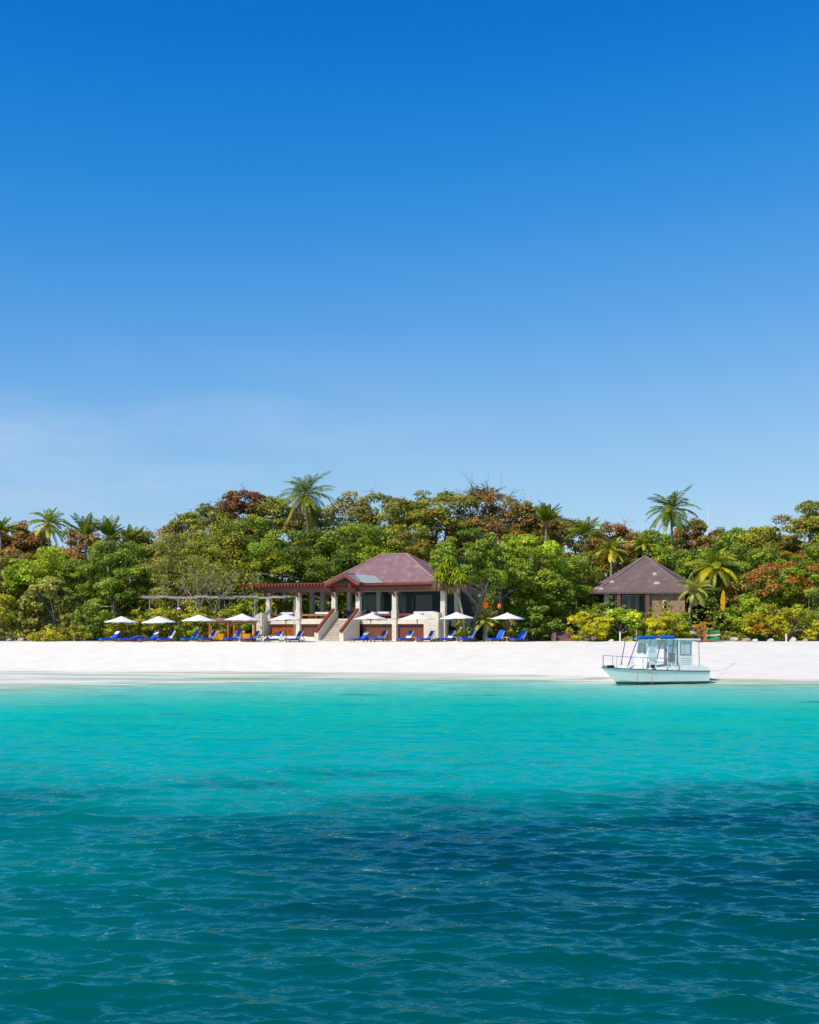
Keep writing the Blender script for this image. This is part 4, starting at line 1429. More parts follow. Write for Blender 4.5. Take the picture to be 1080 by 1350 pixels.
PAL = {
    'green':   [(.060, .105, .012), (.085, .135, .016), (.040, .075, .010), (.11, .15, .02)],
    'bright':  [(.115, .19, .014), (.085, .15, .012), (.15, .215, .018), (.06, .11, .012)],
    'mid':     [(.075, .125, .022), (.055, .10, .018), (.10, .15, .03), (.045, .08, .014)],
    'dark':    [(.030, .058, .010), (.045, .080, .012), (.022, .045, .008), (.065, .10, .015)],
    'yellow':  [(.25, .23, .012), (.19, .20, .014), (.13, .16, .015), (.32, .26, .02)],
    'olive':   [(.100, .112, .020), (.082, .10, .018), (.125, .135, .026), (.068, .088, .015)],
    'grey':    [(.105, .12, .045), (.085, .10, .035), (.13, .14, .06), (.07, .085, .025)],
    'red':     [(.095, .046, .030), (.115, .052, .03), (.085, .045, .03), (.13, .085, .04), (.08, .085, .02)],
    'deepred': [(.070, .020, .020), (.092, .028, .022), (.056, .026, .02), (.070, .055, .022)],
    'redmix':  [(.095, .055, .03), (.085, .09, .02), (.11, .08, .03), (.07, .085, .016), (.115, .07, .035)],
    'almond':  [(.085, .100, .018), (.068, .090, .014), (.098, .095, .025), (.125, .075, .022), (.050, .075, .012), (.095, .12, .02)],
    'rust':    [(.108, .058, .030), (.088, .052, .028), (.085, .075, .022), (.135, .078, .035), (.070, .072, .018)],
    'straw':   [(.34, .20, .10), (.27, .15, .075), (.40, .26, .14)],
    'brown':   [(.10, .07, .035), (.13, .085, .045), (.08, .075, .025), (.065, .07, .018)],
    'flower':  [(.62, .075, .012), (.70, .15, .012), (.52, .05, .03)],
    'palm':    [(.085, .125, .015), (.06, .10, .014), (.12, .15, .02)],
    'palmdk':  [(.035, .065, .012), (.05, .085, .014), (.075, .11, .018)],
    'palmyel': [(.30, .25, .02), (.22, .21, .018), (.14, .17, .018)],
    'palmgrey': [(.12, .145, .06), (.10, .12, .05), (.16, .18, .085)],
}


for k_ in ('green', 'bright', 'mid', 'dark', 'yellow', 'olive', 'grey', 'red', 'deepred', 'redmix', 'almond', 'rust', 'brown', 'palm', 'palmdk', 'palmyel', 'palmgrey'):
    g_ = .85 if k_ in ('yellow', 'palmyel') else 1.15
    PAL[k_] = [(min(.60, q_[0] * 3.15 * g_), min(.55, q_[1] * 2.6 * g_), q_[2] * 1.1 * g_) for q_ in PAL[k_]]


def scatter_crown(r, c, rad, ncl, nlf, pal, lsize, tiers=False, loose=.08, acc=None, acc_frac=0.0, low=-.55, clr=.36):
    """leaves on many small clumps that fill an uneven ellipsoid"""
    c, rad = np.array(c), np.array(rad)
    d = norm(r.normal(size=(ncl * 3, 3)))
    d = d[d[:, 2] > low][:ncl]
    ncl = len(d)
    rr = np.where(r.random(ncl) < .72, r.uniform(.80, 1.0, ncl), r.uniform(.35, .8, ncl))
    pc = d * rr[:, None]
    cl = c + pc * rad
    crad = r.uniform(.7, 1.35, ncl) * clr * rad.mean() * (10 / ncl) ** .20
    csq = r.uniform(.5, .8, ncl) if not tiers else r.uniform(.4, .6, ncl)
    palA = np.array(PAL[pal])
    cbase = palA[r.integers(0, len(palA), ncl)]
    cbri = r.uniform(.62, 1.38, ncl)
    w = crad ** 2; w /= w.sum()
    k = r.choice(ncl, nlf, p=w)
    dd = norm(r.normal(size=(nlf, 3)))
    dd[:, 2] = np.abs(dd[:, 2]) * np.where(r.random(nlf) < .78, 1, -1)
    sh = r.uniform(.55, 1.08, nlf)
    strays = r.random(nlf) < loose
    sh[strays] *= r.uniform(1.1, 1.55, strays.sum())
    off = dd * (crad[k] * sh)[:, None]
    off[:, 2] *= csq[k]
    pos = cl[k] + off
    nrm = norm(dd * .65 + np.array((-.18, -.20, .62)) + r.normal(0, .55, (nlf, 3)))
    size = lsize * r.uniform(.6, 1.35, nlf)
    mixc = np.where((r.random(nlf) < .6)[:, None], cbase[k], palA[r.integers(0, len(palA), nlf)])
    col = mixc * (cbri[k] * r.uniform(.75, 1.25, nlf))[:, None]
    if acc is not None and acc_frac > 0:
        aA = np.array(PAL[acc])
        hot = r.random(ncl) < acc_frac * 1.8
        m = hot[k] & (r.random(nlf) < .55) & (dd[:, 2] > -.2)
        col[m] = aA[r.integers(0, len(aA), m.sum())]
    v, q = leaf_quads(pos, nrm, size, .55, r)
    return v, q, np.repeat(col, 4, axis=0), cl


def limb_tree(r, mb, base, cl, r0, n_l, fork):
    """tapered trunk with limbs that reach into the clumps"""
    base, fork = np.array(base), np.array(fork)
    k = 6
    t = np.linspace(0, 1, k)[:, None]
    bend = r.normal(0, .04, 3) * (1, 1, 0) * np.linalg.norm(fork - base)
    pts = base + (fork - base) * t + bend * np.sin(t * math.pi)
    rad = r0 * (1 - .4 * t[:, 0]); rad[0] *= 1.35
    mb.tube(pts, rad, 7)
    idx = r.choice(len(cl), min(n_l, len(cl)), replace=False)
    for i in idx:
        s0 = pts[int(r.integers(3, k))]
        e = cl[i]
        m = (s0 + e) / 2 + r.normal(0, .10, 3) * np.linalg.norm(e - s0) + np.array((0, 0, .08)) * np.linalg.norm(e - s0)
        a = np.linspace(0, 1, 6)[:, None]
        lp_ = s0 * (1 - a) ** 2 + 2 * m * a * (1 - a) + e * a ** 2
        mb.tube(lp_, r0 * .5 * (1 - .85 * a[:, 0]), 5, cap=False)


TREE_N = [0]


def tree(px, yt, yb, hw, Y, pal, label, name='broadleaf_tree', group='trees of the wooded hillside', dens=1.0, ls=.42, ncl=None,
         tiers=False, loose=.12, acc=None, acc_frac=0, bark='bark', twigs=0, depth=.85, cat='tree', lean=0.0, low=-.75, clr=.30):
    if cat == 'tree':
        hw *= 1.28; yb += 24; dens *= 1.45 * (1.35 if Y > 160 else 1); ls *= (.92 if Y > 160 else .74); dens *= 1.25
    TREE_N[0] += 1
    r = np.random.default_rng(1000 + TREE_N[0])
    x = wx(px, Y)
    zt, zb_ = wz(yt, Y), wz(yb, Y)
    g = tz(x, Y)
    hwm = hw * Y / F
    e = empty(name, (x, Y, g))
    tag(e, label, cat, group)
    c = np.array((0, 0, (zt + zb_) / 2 - g))
    rad = np.array((hwm, hwm * depth, (zt - zb_) / 2))
    if ncl is None: ncl = int(np.clip((95 if Y > 160 else 70) * (hw / 40), 36, 140))
    nlf = int(dens * 1.0 * math.pi * hw * (yb - yt) / 2)
    nlf = int(np.clip(nlf, 700, 20000))
    v, q, col, cl = scatter_crown(r, c, rad, ncl, nlf, pal, ls, tiers, loose, acc, acc_frac, low, clr)
    np_mesh('crown', v, q, M['leaf'], e, colors=col)
    mb = MB()
    fork = (lean * hwm + r.normal(0, .15) * hwm, r.normal(0, .1) * hwm, max(.8, c[2] - rad[2] * .45))
    limb_tree(r, mb, (0, 0, -.4), cl, max(.09, .055 * hwm + .05), 12, fork)
    if twigs:
        top = cl[cl[:, 2] > c[2]]
        for i in range(twigs):
            s_ = top[r.integers(0, len(top))]
            d = norm(np.array((r.normal(0, .8), r.normal(0, .5), abs(r.normal(.6, .4)))))
            l = hwm * r.uniform(.22, .46)
            for _ in range(3):
                mb.tube([s_ + d * l * .4, s_ + d * l * .7 + r.normal(0, .16 * l, 3), s_ + d * l * r.uniform(.8, 1.2) + r.normal(0, .3 * l, 3)], [.035, .025, .015], 4, cap=False)
            mb.tube([s_, s_ + d * l * .5 + r.normal(0, .06 * l, 3), s_ + d * l + r.normal(0, .1 * l, 3)], [.06, .04, .02], 4, cap=False)
    mb.build('trunk', M[bark], e, smooth=True)
    return e


G = 'trees of the wooded hillside'
# skyline row
tree(-22, 692, 770, 40, 168, 'redmix', 'reddish brown tree cut by the left edge of the picture', dens=1.0)
tree(25, 690, 768, 36, 170, 'red', 'reddish brown almond tree left of the yellow fronded palm', name='almond_tree', dens=1.1, loose=.14, twigs=8)
tree(104, 699, 770, 40, 172, 'rust', 'rust brown tree right of the yellow fronded palm', name='almond_tree', loose=.12)
tree(168, 703, 775, 40, 169, 'olive', 'olive tree below the two dark upright palm tops')
tree(222, 690, 765, 34, 172, 'redmix', 'thin purple brown tree with bare twigs on the left skyline', name='almond_tree', dens=.55, loose=.2, twigs=26)
tree(268, 669, 750, 38, 173, 'olive', 'olive green tree left of the dark red crown, with bare twigs on top', dens=.9, loose=.15, twigs=14)
tree(320, 645, 722, 34, 175, 'deepred', 'dark red crowned tree on the skyline left of the tallest palm', name='almond_tree', loose=.14, twigs=8)
tree(365, 657, 745, 36, 173, 'olive', 'olive green tree directly behind the tallest palm')
tree(450, 652, 765, 46, 170, 'almond', 'brown green almond tree just right of the tallest palm', name='almond_tree', dens=1.15, tiers=True, twigs=6)
tree(512, 646, 760, 50, 168, 'almond', 'almond tree with orange tinted leaves above the restaurant ridge', name='almond_tree', dens=1.15, tiers=True, twigs=6)
tree(580, 642, 755, 50, 170, 'almond', 'broad almond tree right of the restaurant ridge on the skyline', name='almond_tree', dens=1.15, tiers=True, twigs=8)
tree(648, 646, 740, 46, 173, 'rust', 'rust red tree with bare twigs above the bright green trees', name='almond_tree', dens=1.0, loose=.14, twigs=44)
tree(703, 664, 745, 34, 174, 'redmix', 'reddish tree beneath the short dark palm top right of centre', name='almond_tree', twigs=8)
tree(752, 681, 760, 36, 172, 'brown', 'brown green tree between the two short skyline palms', dens=.9, twigs=12)
tree(812, 692, 765, 34, 172, 'red', 'reddish brown tree behind the bungalow apex', name='almond_tree', dens=.9, loose=.14, twigs=10)
tree(862, 700, 765, 32, 170, 'green', 'green tree at the foot of the tall right palm')
tree(925, 686, 760, 34, 172, 'redmix', 'reddish tree just right of the tall right palm', name='almond_tree', loose=.12, twigs=5)
tree(972, 700, 775, 38, 168, 'green', 'green tree on the low skyline right of the mast')
tree(1012, 692, 775, 38, 165, 'olive', 'olive tree on the skyline left of the big right edge tree', loose=.12)
tree(1066, 664, 760, 44, 161, 'almond', 'tall almond tree at the right edge of the picture', name='almond_tree', dens=1.2, tiers=True, loose=.12, twigs=10)
tree(1118, 680, 790, 44, 158, 'green', 'green tree cut by the right edge of the picture')
# the wood goes on past both edges of the picture
for k_, (px_, yt_, Y_, pal_, lb_) in enumerate([(-75, 700, 165, 'olive', 'olive tree beyond the left edge, nearest the beach end of the wood'), (-125, 705, 158, 'green', 'green tree further beyond the left edge'),
                                               (-185, 708, 166, 'mid', 'mid green tree far beyond the left edge'), (-240, 712, 160, 'olive', 'olive tree at the far left end of the wood'),
                                               (1170, 690, 160, 'mid', 'mid green tree beyond the right edge'), (1225, 695, 156, 'olive', 'olive tree further beyond the right edge'), (1280, 700, 162, 'green', 'green tree far beyond the right edge')]):
    tree(px_, yt_, 815, 44, Y_, pal_, lb_, dens=.8)
# middle rows
tree(8, 722, 800, 32, 156, 'brown', 'brownish tree at the left edge below the red skyline tree')
tree(58, 722, 785, 38, 153, 'bright', 'bright green tree under the yellow fronded palm', dens=1.1)
tree(104, 735, 810, 34, 152, 'green', 'green tree between the bright left tree and the slim trunked tree')
tree(150, 710, 800, 32, 149, 'mid', 'dark green tree with slim pale trunk behind the first parasol', bark='bark_pale', dens=1.2, low=-.7)
tree(192, 718, 815, 30, 152, 'olive', 'olive tree right of the slim trunked tree')
tree(226, 704, 812, 40, 150, 'grey', 'dull grey green tree left of the bare branched tree', ls=.34, dens=1.2)
tree(275, 693, 790, 40, 158, 'olive', 'olive green tree behind the bare branched tree')
tree(325, 678, 800, 42, 160, 'mid', 'yellowish green tree below the dark red crown', acc='olive', acc_frac=.4)
tree(372, 700, 800, 38, 157, 'green', 'green tree left of the tallest palm trunk, above the pergola', acc='yellow', acc_frac=.08)
tree(428, 695, 800, 40, 155, 'dark', 'dark green tree right of the tallest palm trunk', dens=1.1, acc='bright', acc_frac=.15)
tree(478, 690, 790, 42, 156, 'green', 'deep green tree behind the left slope of the restaurant roof', acc='bright', acc_frac=.12)
tree(545, 690, 790, 42, 156, 'almond', 'shaded almond tree behind the right slope of the restaurant roof', name='almond_tree', tiers=True)
tree(622, 699, 768, 38, 134.6, 'mid', 'broad mid green tree overhanging the right end of the restaurant roof', dens=1.3, depth=.62)
tree(692, 702, 785, 42, 145, 'bright', 'bright green rounded tree under the rust red skyline tree', dens=1.2)
tree(738, 724, 805, 34, 150, 'green', 'green tree above the dark gap left of the bungalow', dens=1.1)
tree(662, 738, 768, 36, 140.5, 'mid', 'mid green tree low over the orange cloth bundles', dens=1.3, low=-.35)
tree(705, 745, 822, 38, 144, 'green', 'green tree with forked pale trunk left of the garden steps', bark='bark_pale', dens=1.25, low=-.4, acc='bright', acc_frac=.2)
tree(775, 722, 800, 28, 158, 'dark', 'dark shaded tree left of the bungalow roof', acc='brown', acc_frac=.4)
tree(815, 715, 800, 34, 160, 'brown', 'brown tinged tree directly behind the bungalow apex')
tree(888, 722, 790, 34, 158, 'green', 'yellow green tree below the tall right palm', acc='yellow', acc_frac=.12)
tree(930, 715, 800, 30, 156, 'dark', 'dark green tree behind the arching palm fronds')
tree(956, 726, 835, 20, 147, 'dark', 'narrow dark drooping tree behind the yellow surfboard', name='drooping_tree', dens=1.5, ncl=20, low=-.9)
tree(992, 718, 800, 38, 152, 'mid', 'leafy green tree left of the orange flowering tree', acc='yellow', acc_frac=.06)
tree(1018, 735, 815, 44, 146, 'grey', 'grey green tree with scattered orange blossoms above the right shrubs', name='flowering_tree', acc='flower', acc_frac=.20)
tree(1066, 722, 815, 40, 144, 'green', 'green tree with fiery orange blossoms near the right edge', name='flowering_tree', acc='flower', acc_frac=.26)


def shrub(px, yt, yb, hw, Y, pal, label, **k):
    k.setdefault('name', 'shrub'); k.setdefault('group', 'shrubs along the back of the beach'); k.setdefault('cat', 'shrub')
    k.setdefault('ls', .30); k.setdefault('dens', 1.6); k.setdefault('low', -.85); k.setdefault('loose', .1)
    k.setdefault('ncl', int(np.clip(hw * 1.1, 14, 34)))
    k.setdefault('clr', .34)
    return tree(px, yt, yb, hw, Y, pal, label, **k)


shrub(2, 785, 846, 20, 138, 'yellow', 'yellow green shrub at the left edge of the beach', dens=1.4)
shrub(36, 800, 842, 24, 140, 'brown', 'brownish dry shrub behind the left beach rocks')
shrub(70, 768, 838, 40, 140, 'grey', 'large grey green spiky shrub above the left rocks', ls=.5, dens=1.3)
shrub(60, 832, 849, 22, 133.6, 'yellow', 'low yellow green beach shrub right of the pinkish rock')
shrub(98, 826, 849, 22, 133.8, 'olive', 'low olive beach shrub left of the first lounger', acc='yellow', acc_frac=.3)
shrub(122, 795, 846, 26, 138, 'mid', 'mid green shrub left of the first parasol')
shrub(165, 818, 848, 26, 136, 'olive', 'olive shrub behind the first parasol pole', acc='yellow', acc_frac=.2)
shrub(196, 800, 846, 24, 138, 'yellow', 'yellow green shrub between the first two parasols', acc='mid', acc_frac=.4)
shrub(226, 804, 848, 24, 137.5, 'olive', 'olive shrub between the second and third parasols', acc='yellow', acc_frac=.3)
shrub(247, 825, 849, 16, 134.4, 'bright', 'small bright yellow green shrub left of the third parasol pole')
shrub(262, 798, 840, 24, 139.5, 'yellow', 'yellow green shrub under the pale timber pergola')
shrub(300, 802, 846, 24, 139.5, 'olive', 'olive shrub behind the left orange cabana', acc='yellow', acc_frac=.2)
shrub(328, 792, 842, 22, 145, 'bright', 'bright fern like shrub behind the right orange cabana', ls=.5)
shrub(366, 790, 822, 18, 149, 'yellow', 'yellow green shrub seen through the pergola columns', ls=.5)
shrub(403, 785, 815, 14, 149, 'bright', 'bright shrub seen between the pergola columns by the stairs', ls=.5)
shrub(612, 818, 849, 12, 134.6, 'bright', 'small bright green fern beside the dark doorway', ls=.42)
shrub(636, 812, 848, 20, 138, 'mid', 'mid green shrub around the small cycad palm')
shrub(668, 818, 849, 22, 136, 'grey', 'grassy grey green shrub under the last parasol', ls=.4)
shrub(704, 795, 849, 28, 137, 'dark', 'dark green shrub right of the last parasol', acc='mid', acc_frac=.4)
shrub(726, 812, 849, 16, 136.4, 'dark', 'small dark shrub beside the garden steps')
shrub(776, 806, 849, 29, 134.6, 'yellow', 'yellow leaved hedge bush at the left end of the bungalow hedge', name='hedge_bush', dens=3.0, ls=.34, loose=.05)
shrub(820, 803, 848, 32, 135.2, 'bright', 'green hedge bush in the middle of the bungalow hedge', name='hedge_bush', dens=3.0, ls=.34, loose=.05)
shrub(862, 812, 848, 27, 135.0, 'yellow', 'yellow green hedge bush behind the boat roof', name='hedge_bush', dens=3.0, ls=.34, loose=.05)
shrub(890, 805, 848, 22, 136.6, 'bright', 'yellow green hedge bush left of the kayak rack', name='hedge_bush', dens=2.8, ls=.34, loose=.05, acc='yellow', acc_frac=.4)
shrub(796, 795, 840, 20, 139, 'green', 'green bush behind the yellow hedge end', name='hedge_bush')
shrub(985, 785, 846, 26, 138.6, 'bright', 'bright green shrub right of the yellow surfboard')
shrub(1012, 798, 846, 28, 136.6, 'yellow', 'yellow green shrub with red blossoms on top above the pale rocks', acc='flower', acc_frac=.16)
shrub(1048, 800, 848, 30, 136.0, 'yellow', 'rounded yellow green shrub above the biggest white rock', acc='mid', acc_frac=.4)
shrub(1078, 775, 848, 24, 138.5, 'mid', 'green shrub at the right edge of the beach')
shrub(1076, 818, 849, 10, 133.8, 'yellow', 'small yellow shrub at the right edge in front of the green one')

# pale bare-branched tree
TREE_N[0] += 1


def bare_tree(px, Y, yt, hw, label):
    r = np.random.default_rng(77)
    x = wx(px, Y); g = tz(x, Y)
    e = empty('bare_tree', (x, Y, g)); tag(e, label, 'tree')
    H = wz(yt, Y) - g
    W = hw * Y / F
    trunk, br_, tips = MB(), MB(), []

    def grow(p, d, l, rad, dep):
        pts = [p]
        for i in range(4):
            d = norm(d + r.normal(0, .16, 3) + np.array((0, 0, .05)))
            pts.append(pts[-1] + d * l / 4)
        (trunk if dep == 0 else br_).tube(pts, np.linspace(rad, rad * .6, 5), 6, cap=False)
        if dep >= 5 or rad < .016: tips.append(pts[-1]); return
        for i in range(2 if dep else 4):
            nd = norm(d + r.normal(0, .46, 3) * (1, .8, .5) + np.array((0, 0, .26)))
            grow(pts[-1 if i else -2 if dep else -1], nd, l * r.uniform(.68, .88), rad * r.uniform(.55, .72), dep + 1)
    for k in range(3):
        grow(np.array((.4 * (k - 1), .2 * k, -.4)), norm(np.array(((k - 1) * .5, 0, 1.0))), H * .27, .13, 0)
    trunk.build('trunk', M['bark_pale'], e, smooth=True)
    br_.build('branches', M['bark_pale'], e, smooth=True)
    tips = np.array(tips)
    n = 1500
    c = tips[r.integers(0, len(tips), n)] + r.normal(0, .5, (n, 3))
    v, q = leaf_quads(c, norm(r.normal(size=(n, 3)) + (0, 0, .5)), r.uniform(.2, .4, n), .5, r)
    col = np.repeat(np.array(PAL['olive'])[r.integers(0, 4, n)], 4, axis=0)
    np_mesh('foliage', v, q, M['leaf'], e, colors=col)


bare_tree(283, 143.5, 722, 40, 'pale bare branched tree standing behind the third parasol')


# palms
def frond_mesh(r, fronds, pal, wleaf=.10, npair=26):
    """fronds: list of (origin, azimuth, elevation, length, droop); arching ribs with drooping leaflets"""
    V, Q, Cc, n = [], [], [], 0
    pa = np.array(PAL[pal])
    for (o, az, el, L, dr, pl) in fronds:
        pcol = np.array(PAL[pl]) if pl else pa
        fc = pcol[r.integers(0, len(pcol))] * r.uniform(.8, 1.2)
        m = npair
        t = np.linspace(0, 1, m)
        ang = el - dr * t ** 1.25
        h = np.array((math.cos(az), math.sin(az), 0))
        ds = L / (m - 1)
        step = h * np.cos(ang)[:, None] + np.array((0, 0, 1.0)) * np.sin(ang)[:, None]
        pts = o + np.cumsum(step * ds, axis=0)
        side = np.array((-math.sin(az), math.cos(az), 0))
        twist = r.normal(0, .25)
        upn = np.cross(side, step); upn = norm(upn)
        sd = side * math.cos(twist) + upn * math.sin(twist)
        w = .05 * (1 - .7 * t)[:, None]
        ra, rb_ = pts - sd * w, pts + sd * w
        for i in range(m - 1):
            V += [ra[i], rb_[i], rb_[i + 1], ra[i + 1]]
            Q.append((n, n + 1, n + 2, n + 3)); n += 4
            Cc += [fc * (1.5, 1.35, 1.2)] * 4
        ll = L * .26 * np.sin(np.clip(t * .93 + .07, 0, 1) * math.pi) ** .55 * (1 - .25 * t)
        for sg in (1, -1):
            for i in range(2, m):
                d = norm(sd[i] * sg * 1.0 + step[i] * .75 + np.array((0, 0, -.42 + r.normal(0, .10))) + r.normal(0, .06, 3))
                wd = norm(step[i] - d * (step[i] @ d)) * wleaf
                tip = pts[i] + d * ll[i] + np.array((0, 0, -.10 * ll[i]))
                md = pts[i] + d * ll[i] * .5
                V += [pts[i], md + wd * .5, tip, md - wd * .5]
                Q.append((n, n + 1, n + 2, n + 3)); n += 4
                c = fc * r.uniform(.8, 1.2)
                Cc += [c] * 4
    return np.array(V), np.array(Q), np.array(Cc)


def palm(px, pyc, rpx, Y, label, pal='palm', nf=20, lean=0.0, seed=0, trunk_r=.17, dead=0, low_yel=0, up=.0, name='coconut_palm', bark='bark_palm', nuts=True, base_px=None, wleaf=.13):
    r = np.random.default_rng(500 + seed)
    xb = wx(base_px if base_px is not None else px, Y)
    g = tz(xb, Y)
    top = np.array((wx(px, Y) - xb, 0, wz(pyc, Y) - g))
    e = empty(name, (xb, Y, g)); tag(e, label, 'palm', 'palms among the trees')
    k = 12
    t = np.linspace(0, 1, k)[:, None]
    pts = np.array((0, 0, -.3)) * (1 - t) + top * t + np.array((lean, 0, 0)) * np.sin(t * math.pi)
    rad = trunk_r * (1.25 - .45 * t[:, 0]); rad[0] *= 1.3
    MB().tube(pts, rad, 9).build('trunk', M[bark], e, smooth=True)
    L = rpx * Y / F
    fr = []
    ga = 2.39996
    nf += 6
    for i in range(nf):
        u = i / (nf - 1)
        el = R(86 - 120 * (1 - .72 * up) * u ** .95) + r.normal(0, .10)
        dr = R(42 + 50 * r.random()) * (1 - .45 * up) * (1.0 if u < .75 else .8)
        pl = 'palmyel' if (low_yel and u > 1 - low_yel) else None
        fr.append((top + (0, 0, .05), i * ga + r.normal(0, .15), el, L * r.uniform(.8, 1.15) * (1.0 if u > .15 else .8), dr, pl))
    v, q, c = frond_mesh(r, fr, pal, wleaf)
    np_mesh('crown', v, q, M['frond'], e, colors=c)
    if dead:
        fr = [(top - (0, 0, .15), i * ga * 1.3, R(-62) + r.normal(0, .16), L * r.uniform(.85, 1.25), R(26), 'straw') for i in range(dead)]
        v, q, c = frond_mesh(r, fr, 'straw', .14, 18)
        np_mesh('dead_fronds', v, q, M['frond'], e, colors=c)
    if nuts:
        mb = MB()
        for i in range(6):
            a = i * 1.05
            mb.lathe([(.01, .14), (.1, .08), (.12, -.02), (.08, -.12), (.01, -.15)], 7, top + np.array((.28 * math.cos(a), .28 * math.sin(a), -.3)))
        mb.build('coconuts', M['orange_wood'], e)
    return e


palm(403, 652, 42, 163, 'tallest palm, brown dead fronds hanging under its crown, left of the restaurant roof', seed=1, dead=14, low_yel=.18, nf=32, base_px=405, lean=.3, wleaf=.10, pal='palmdk')
palm(885, 672, 38, 163, 'tall dark green palm with pale trunk above the bungalow', pal='palmdk', seed=2, nf=28, low_yel=.12, dead=2, base_px=889)
palm(65, 690, 30, 160, 'palm with yellow lower fronds on the left skyline', seed=3, low_yel=.35, nf=20, dead=2)
palm(1, 700, 24, 162, 'dark palm at the left edge of the picture', pal='palmdk', seed=4, nf=16, up=.5)
palm(113, 706, 30, 163, 'feathery palm top right of the yellow fronded palm', pal='palmdk', seed=5, nf=14, up=.8)
palm(143, 708, 28, 164, 'upright dark palm top, left of a similar smaller one', pal='palmdk', seed=6, nf=14, up=.9)
palm(172, 712, 24, 164, 'small dark palm top above the olive tree on the left skyline', pal='palmdk', seed=7, nf=12, up=.7)
palm(720, 688, 28, 166, 'short dark palm top right of the rust red tree', pal='palmdk', seed=8, nf=16, up=.8)
palm(772, 703, 32, 162, 'palm top on the skyline left of the bungalow apex', pal='palmdk', seed=9, nf=18, up=.35)
palm(848, 718, 24, 160, 'small palm left of the tall palm above the bungalow', pal='palm', seed=10, nf=16, up=.2)
palm(806, 726, 26, 156, 'low palm with yellow fronds just above the bungalow roof left of the apex', pal='palm', seed=11, nf=18, low_yel=.4)
palm(942, 748, 42, 147, 'palm with long arching yellow green fronds right of the bungalow roof', pal='palm', seed=12, nf=24, low_yel=.45, wleaf=.16)
palm(960, 722, 22, 153, 'dark drooping palm right of the arching palm', pal='palmdk', seed=13, nf=14)
palm(917, 778, 27, 137.5, 'small grey green palm on a bent pale trunk beside the bungalow', pal='palmgrey', seed=14, nf=22, lean=-.9, base_px=922, trunk_r=.14, bark='bark_pale', nuts=False, name='small_palm', wleaf=.15)
palm(640, 818, 21, 134.4, 'small stout cycad like palm between the last two parasols', pal='palmgrey', seed=15, nf=20, nuts=False, name='small_palm', trunk_r=.24)


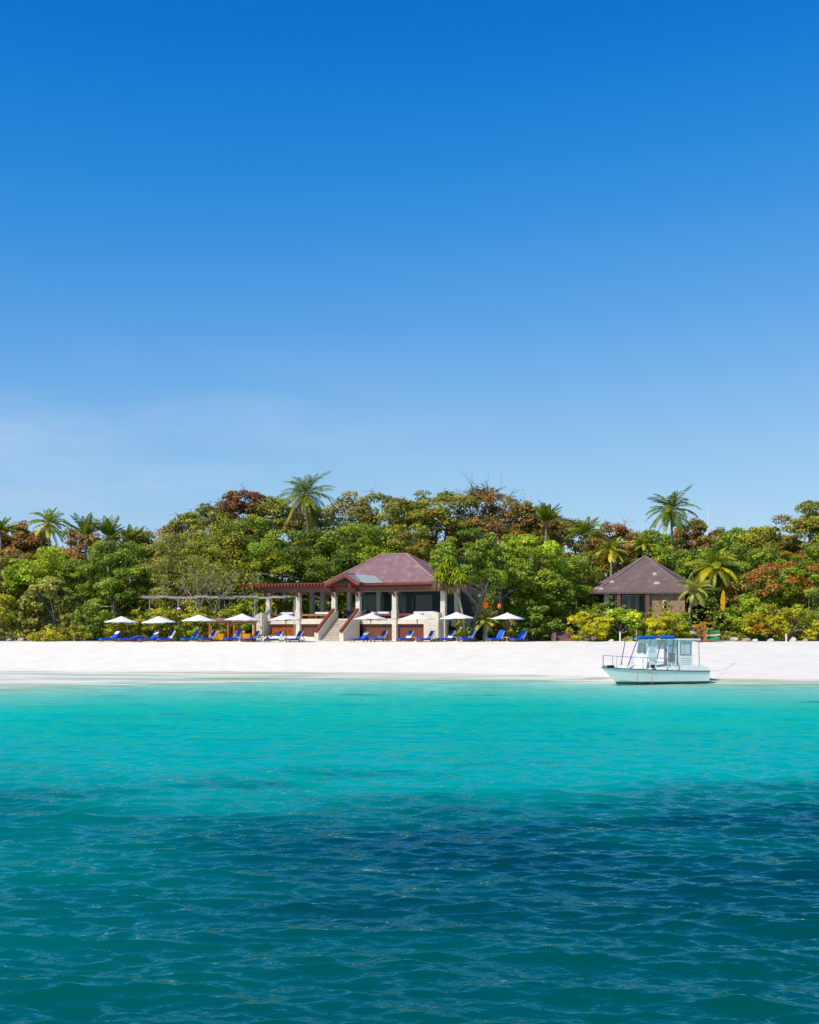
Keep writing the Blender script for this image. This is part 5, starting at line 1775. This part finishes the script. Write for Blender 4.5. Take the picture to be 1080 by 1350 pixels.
# spiky screw pine at the corner of the restaurant roof
def screw_pine(label):
    r = np.random.default_rng(41)
    Y = 132.9
    xb = wx(614, Y); g = tz(xb, Y)
    e = empty('screw_pine', (xb, Y, g)); tag(e, label, 'screw pine')
    mb = MB()
    heads = [(579, 764), (594, 768), (586, 752), (601, 757), (592, 742), (608, 766)]
    V, Q, C, n = [], [], [], 0
    V2, Q2, C2, n2 = [], [], [], 0
    fk = at(604, 783, Y) - (xb, Y, g)
    mb.tube([(0, 0, -.3), fk * .5 + (.15, 0, 0), fk], [.15, .12, .10], 7)
    for hx, hy_ in heads:
        h = at(hx, hy_, Y + r.normal(0, .5)) - (xb, Y, g)
        mb.tube([fk, (fk + h) / 2 + (0, 0, -.1), h], [.09, .08, .07], 6)
        for i in range(150):
            az, el = r.random() * 6.283, r.uniform(-.3, 1.45)
            L = r.uniform(1.0, 1.7)
            dead = el < .0
            d0 = np.array((math.cos(az) * math.cos(el), math.sin(az) * math.cos(el), math.sin(el)))
            if dead: d0 = norm(d0 + (0, 0, -.6))
            m1 = h + d0 * L * .55
            tp = m1 + norm(d0 + np.array((0, 0, -1.1 if not dead else -1.6))) * L * .5
            s_ = norm(np.cross(d0, (0, 0, 1.0))) * .07
            col = np.array(PAL['straw' if dead else 'bright'][r.integers(0, 3)]) * r.uniform(.7, 1.1) * (.75 if dead else .9)
            vv = [h - s_, h + s_, m1 + s_ * .9, m1 - s_ * .9, m1 - s_ * .9, m1 + s_ * .9, tp + s_ * .1, tp - s_ * .1]
            if dead:
                V2 += vv; Q2 += [(n2, n2 + 1, n2 + 2, n2 + 3), (n2 + 4, n2 + 5, n2 + 6, n2 + 7)]; n2 += 8; C2 += [col] * 8
            else:
                V += vv; Q += [(n, n + 1, n + 2, n + 3), (n + 4, n + 5, n + 6, n + 7)]; n += 8; C += [col] * 8
    mb.build('trunk', M['bark_pale'], e, smooth=True)
    np_mesh('crown', np.array(V), np.array(Q), M['frond'], e, colors=np.array(C))
    np_mesh('dead_leaves', np.array(V2), np.array(Q2), M['frond'], e, colors=np.array(C2))


screw_pine('spiky screw pine with leaning trunk and hanging brown leaves at the right roof corner')


# undergrowth
def undergrowth():
    r = np.random.default_rng(91)
    n = 60000
    x = r.uniform(-75, 80, n)
    y = 136.8 + 44 * r.random(n) ** 1.3
    u1, w1 = P.L(x, y); u2, w2 = B.L(x, y)
    ok = ~((u1 > pg0 - 1.5) & (u1 < e1 + 1.2) & (w1 > -5.5) & (w1 < 10.5)) & ~((u2 > -1.8) & (u2 < W_ + 2.2) & (w2 > -.6) & (w2 < HD + .6))
    pxs = x / y * F + CX
    ok &= ~((pxs > 728) & (pxs < 762) & (y < 142))
    ok &= ~((pxs > 268) & (pxs < 345) & (y < 138.2))
    x, y = x[ok], y[ok]
    g = terrain(x, y)
    hmax = (.5 + 3.2 * vnoise(x / 3 + 60, y / 3, 31)) * np.clip((y - 135.5) / 5, .15, 1.25)
    h = hmax * r.random(len(x)) ** .6
    pal = np.concatenate([PAL['green'], PAL['mid'], PAL['olive'], PAL['dark']])
    patch = (vnoise(x / 2.5 + 9, y / 2.5, 32) * len(pal)).astype(int) % len(pal)
    col = np.where((r.random(len(x)) < .5)[:, None], pal[patch], pal[r.integers(0, len(pal), len(x))]) * r.uniform(.7, 1.2, (len(x), 1))
    v, q = leaf_quads(np.stack([x, y, g + h], 1), norm(r.normal(0, .6, (len(x), 3)) + (0, -.3, .8)), r.uniform(.3, .65, len(x)), .5, r)
    o = np_mesh('undergrowth', v, q, M['leaf'], colors=np.repeat(col, 4, axis=0))
    tag(o, 'dense mixed green undergrowth beneath the hillside trees', 'undergrowth', kind='stuff')


undergrowth()
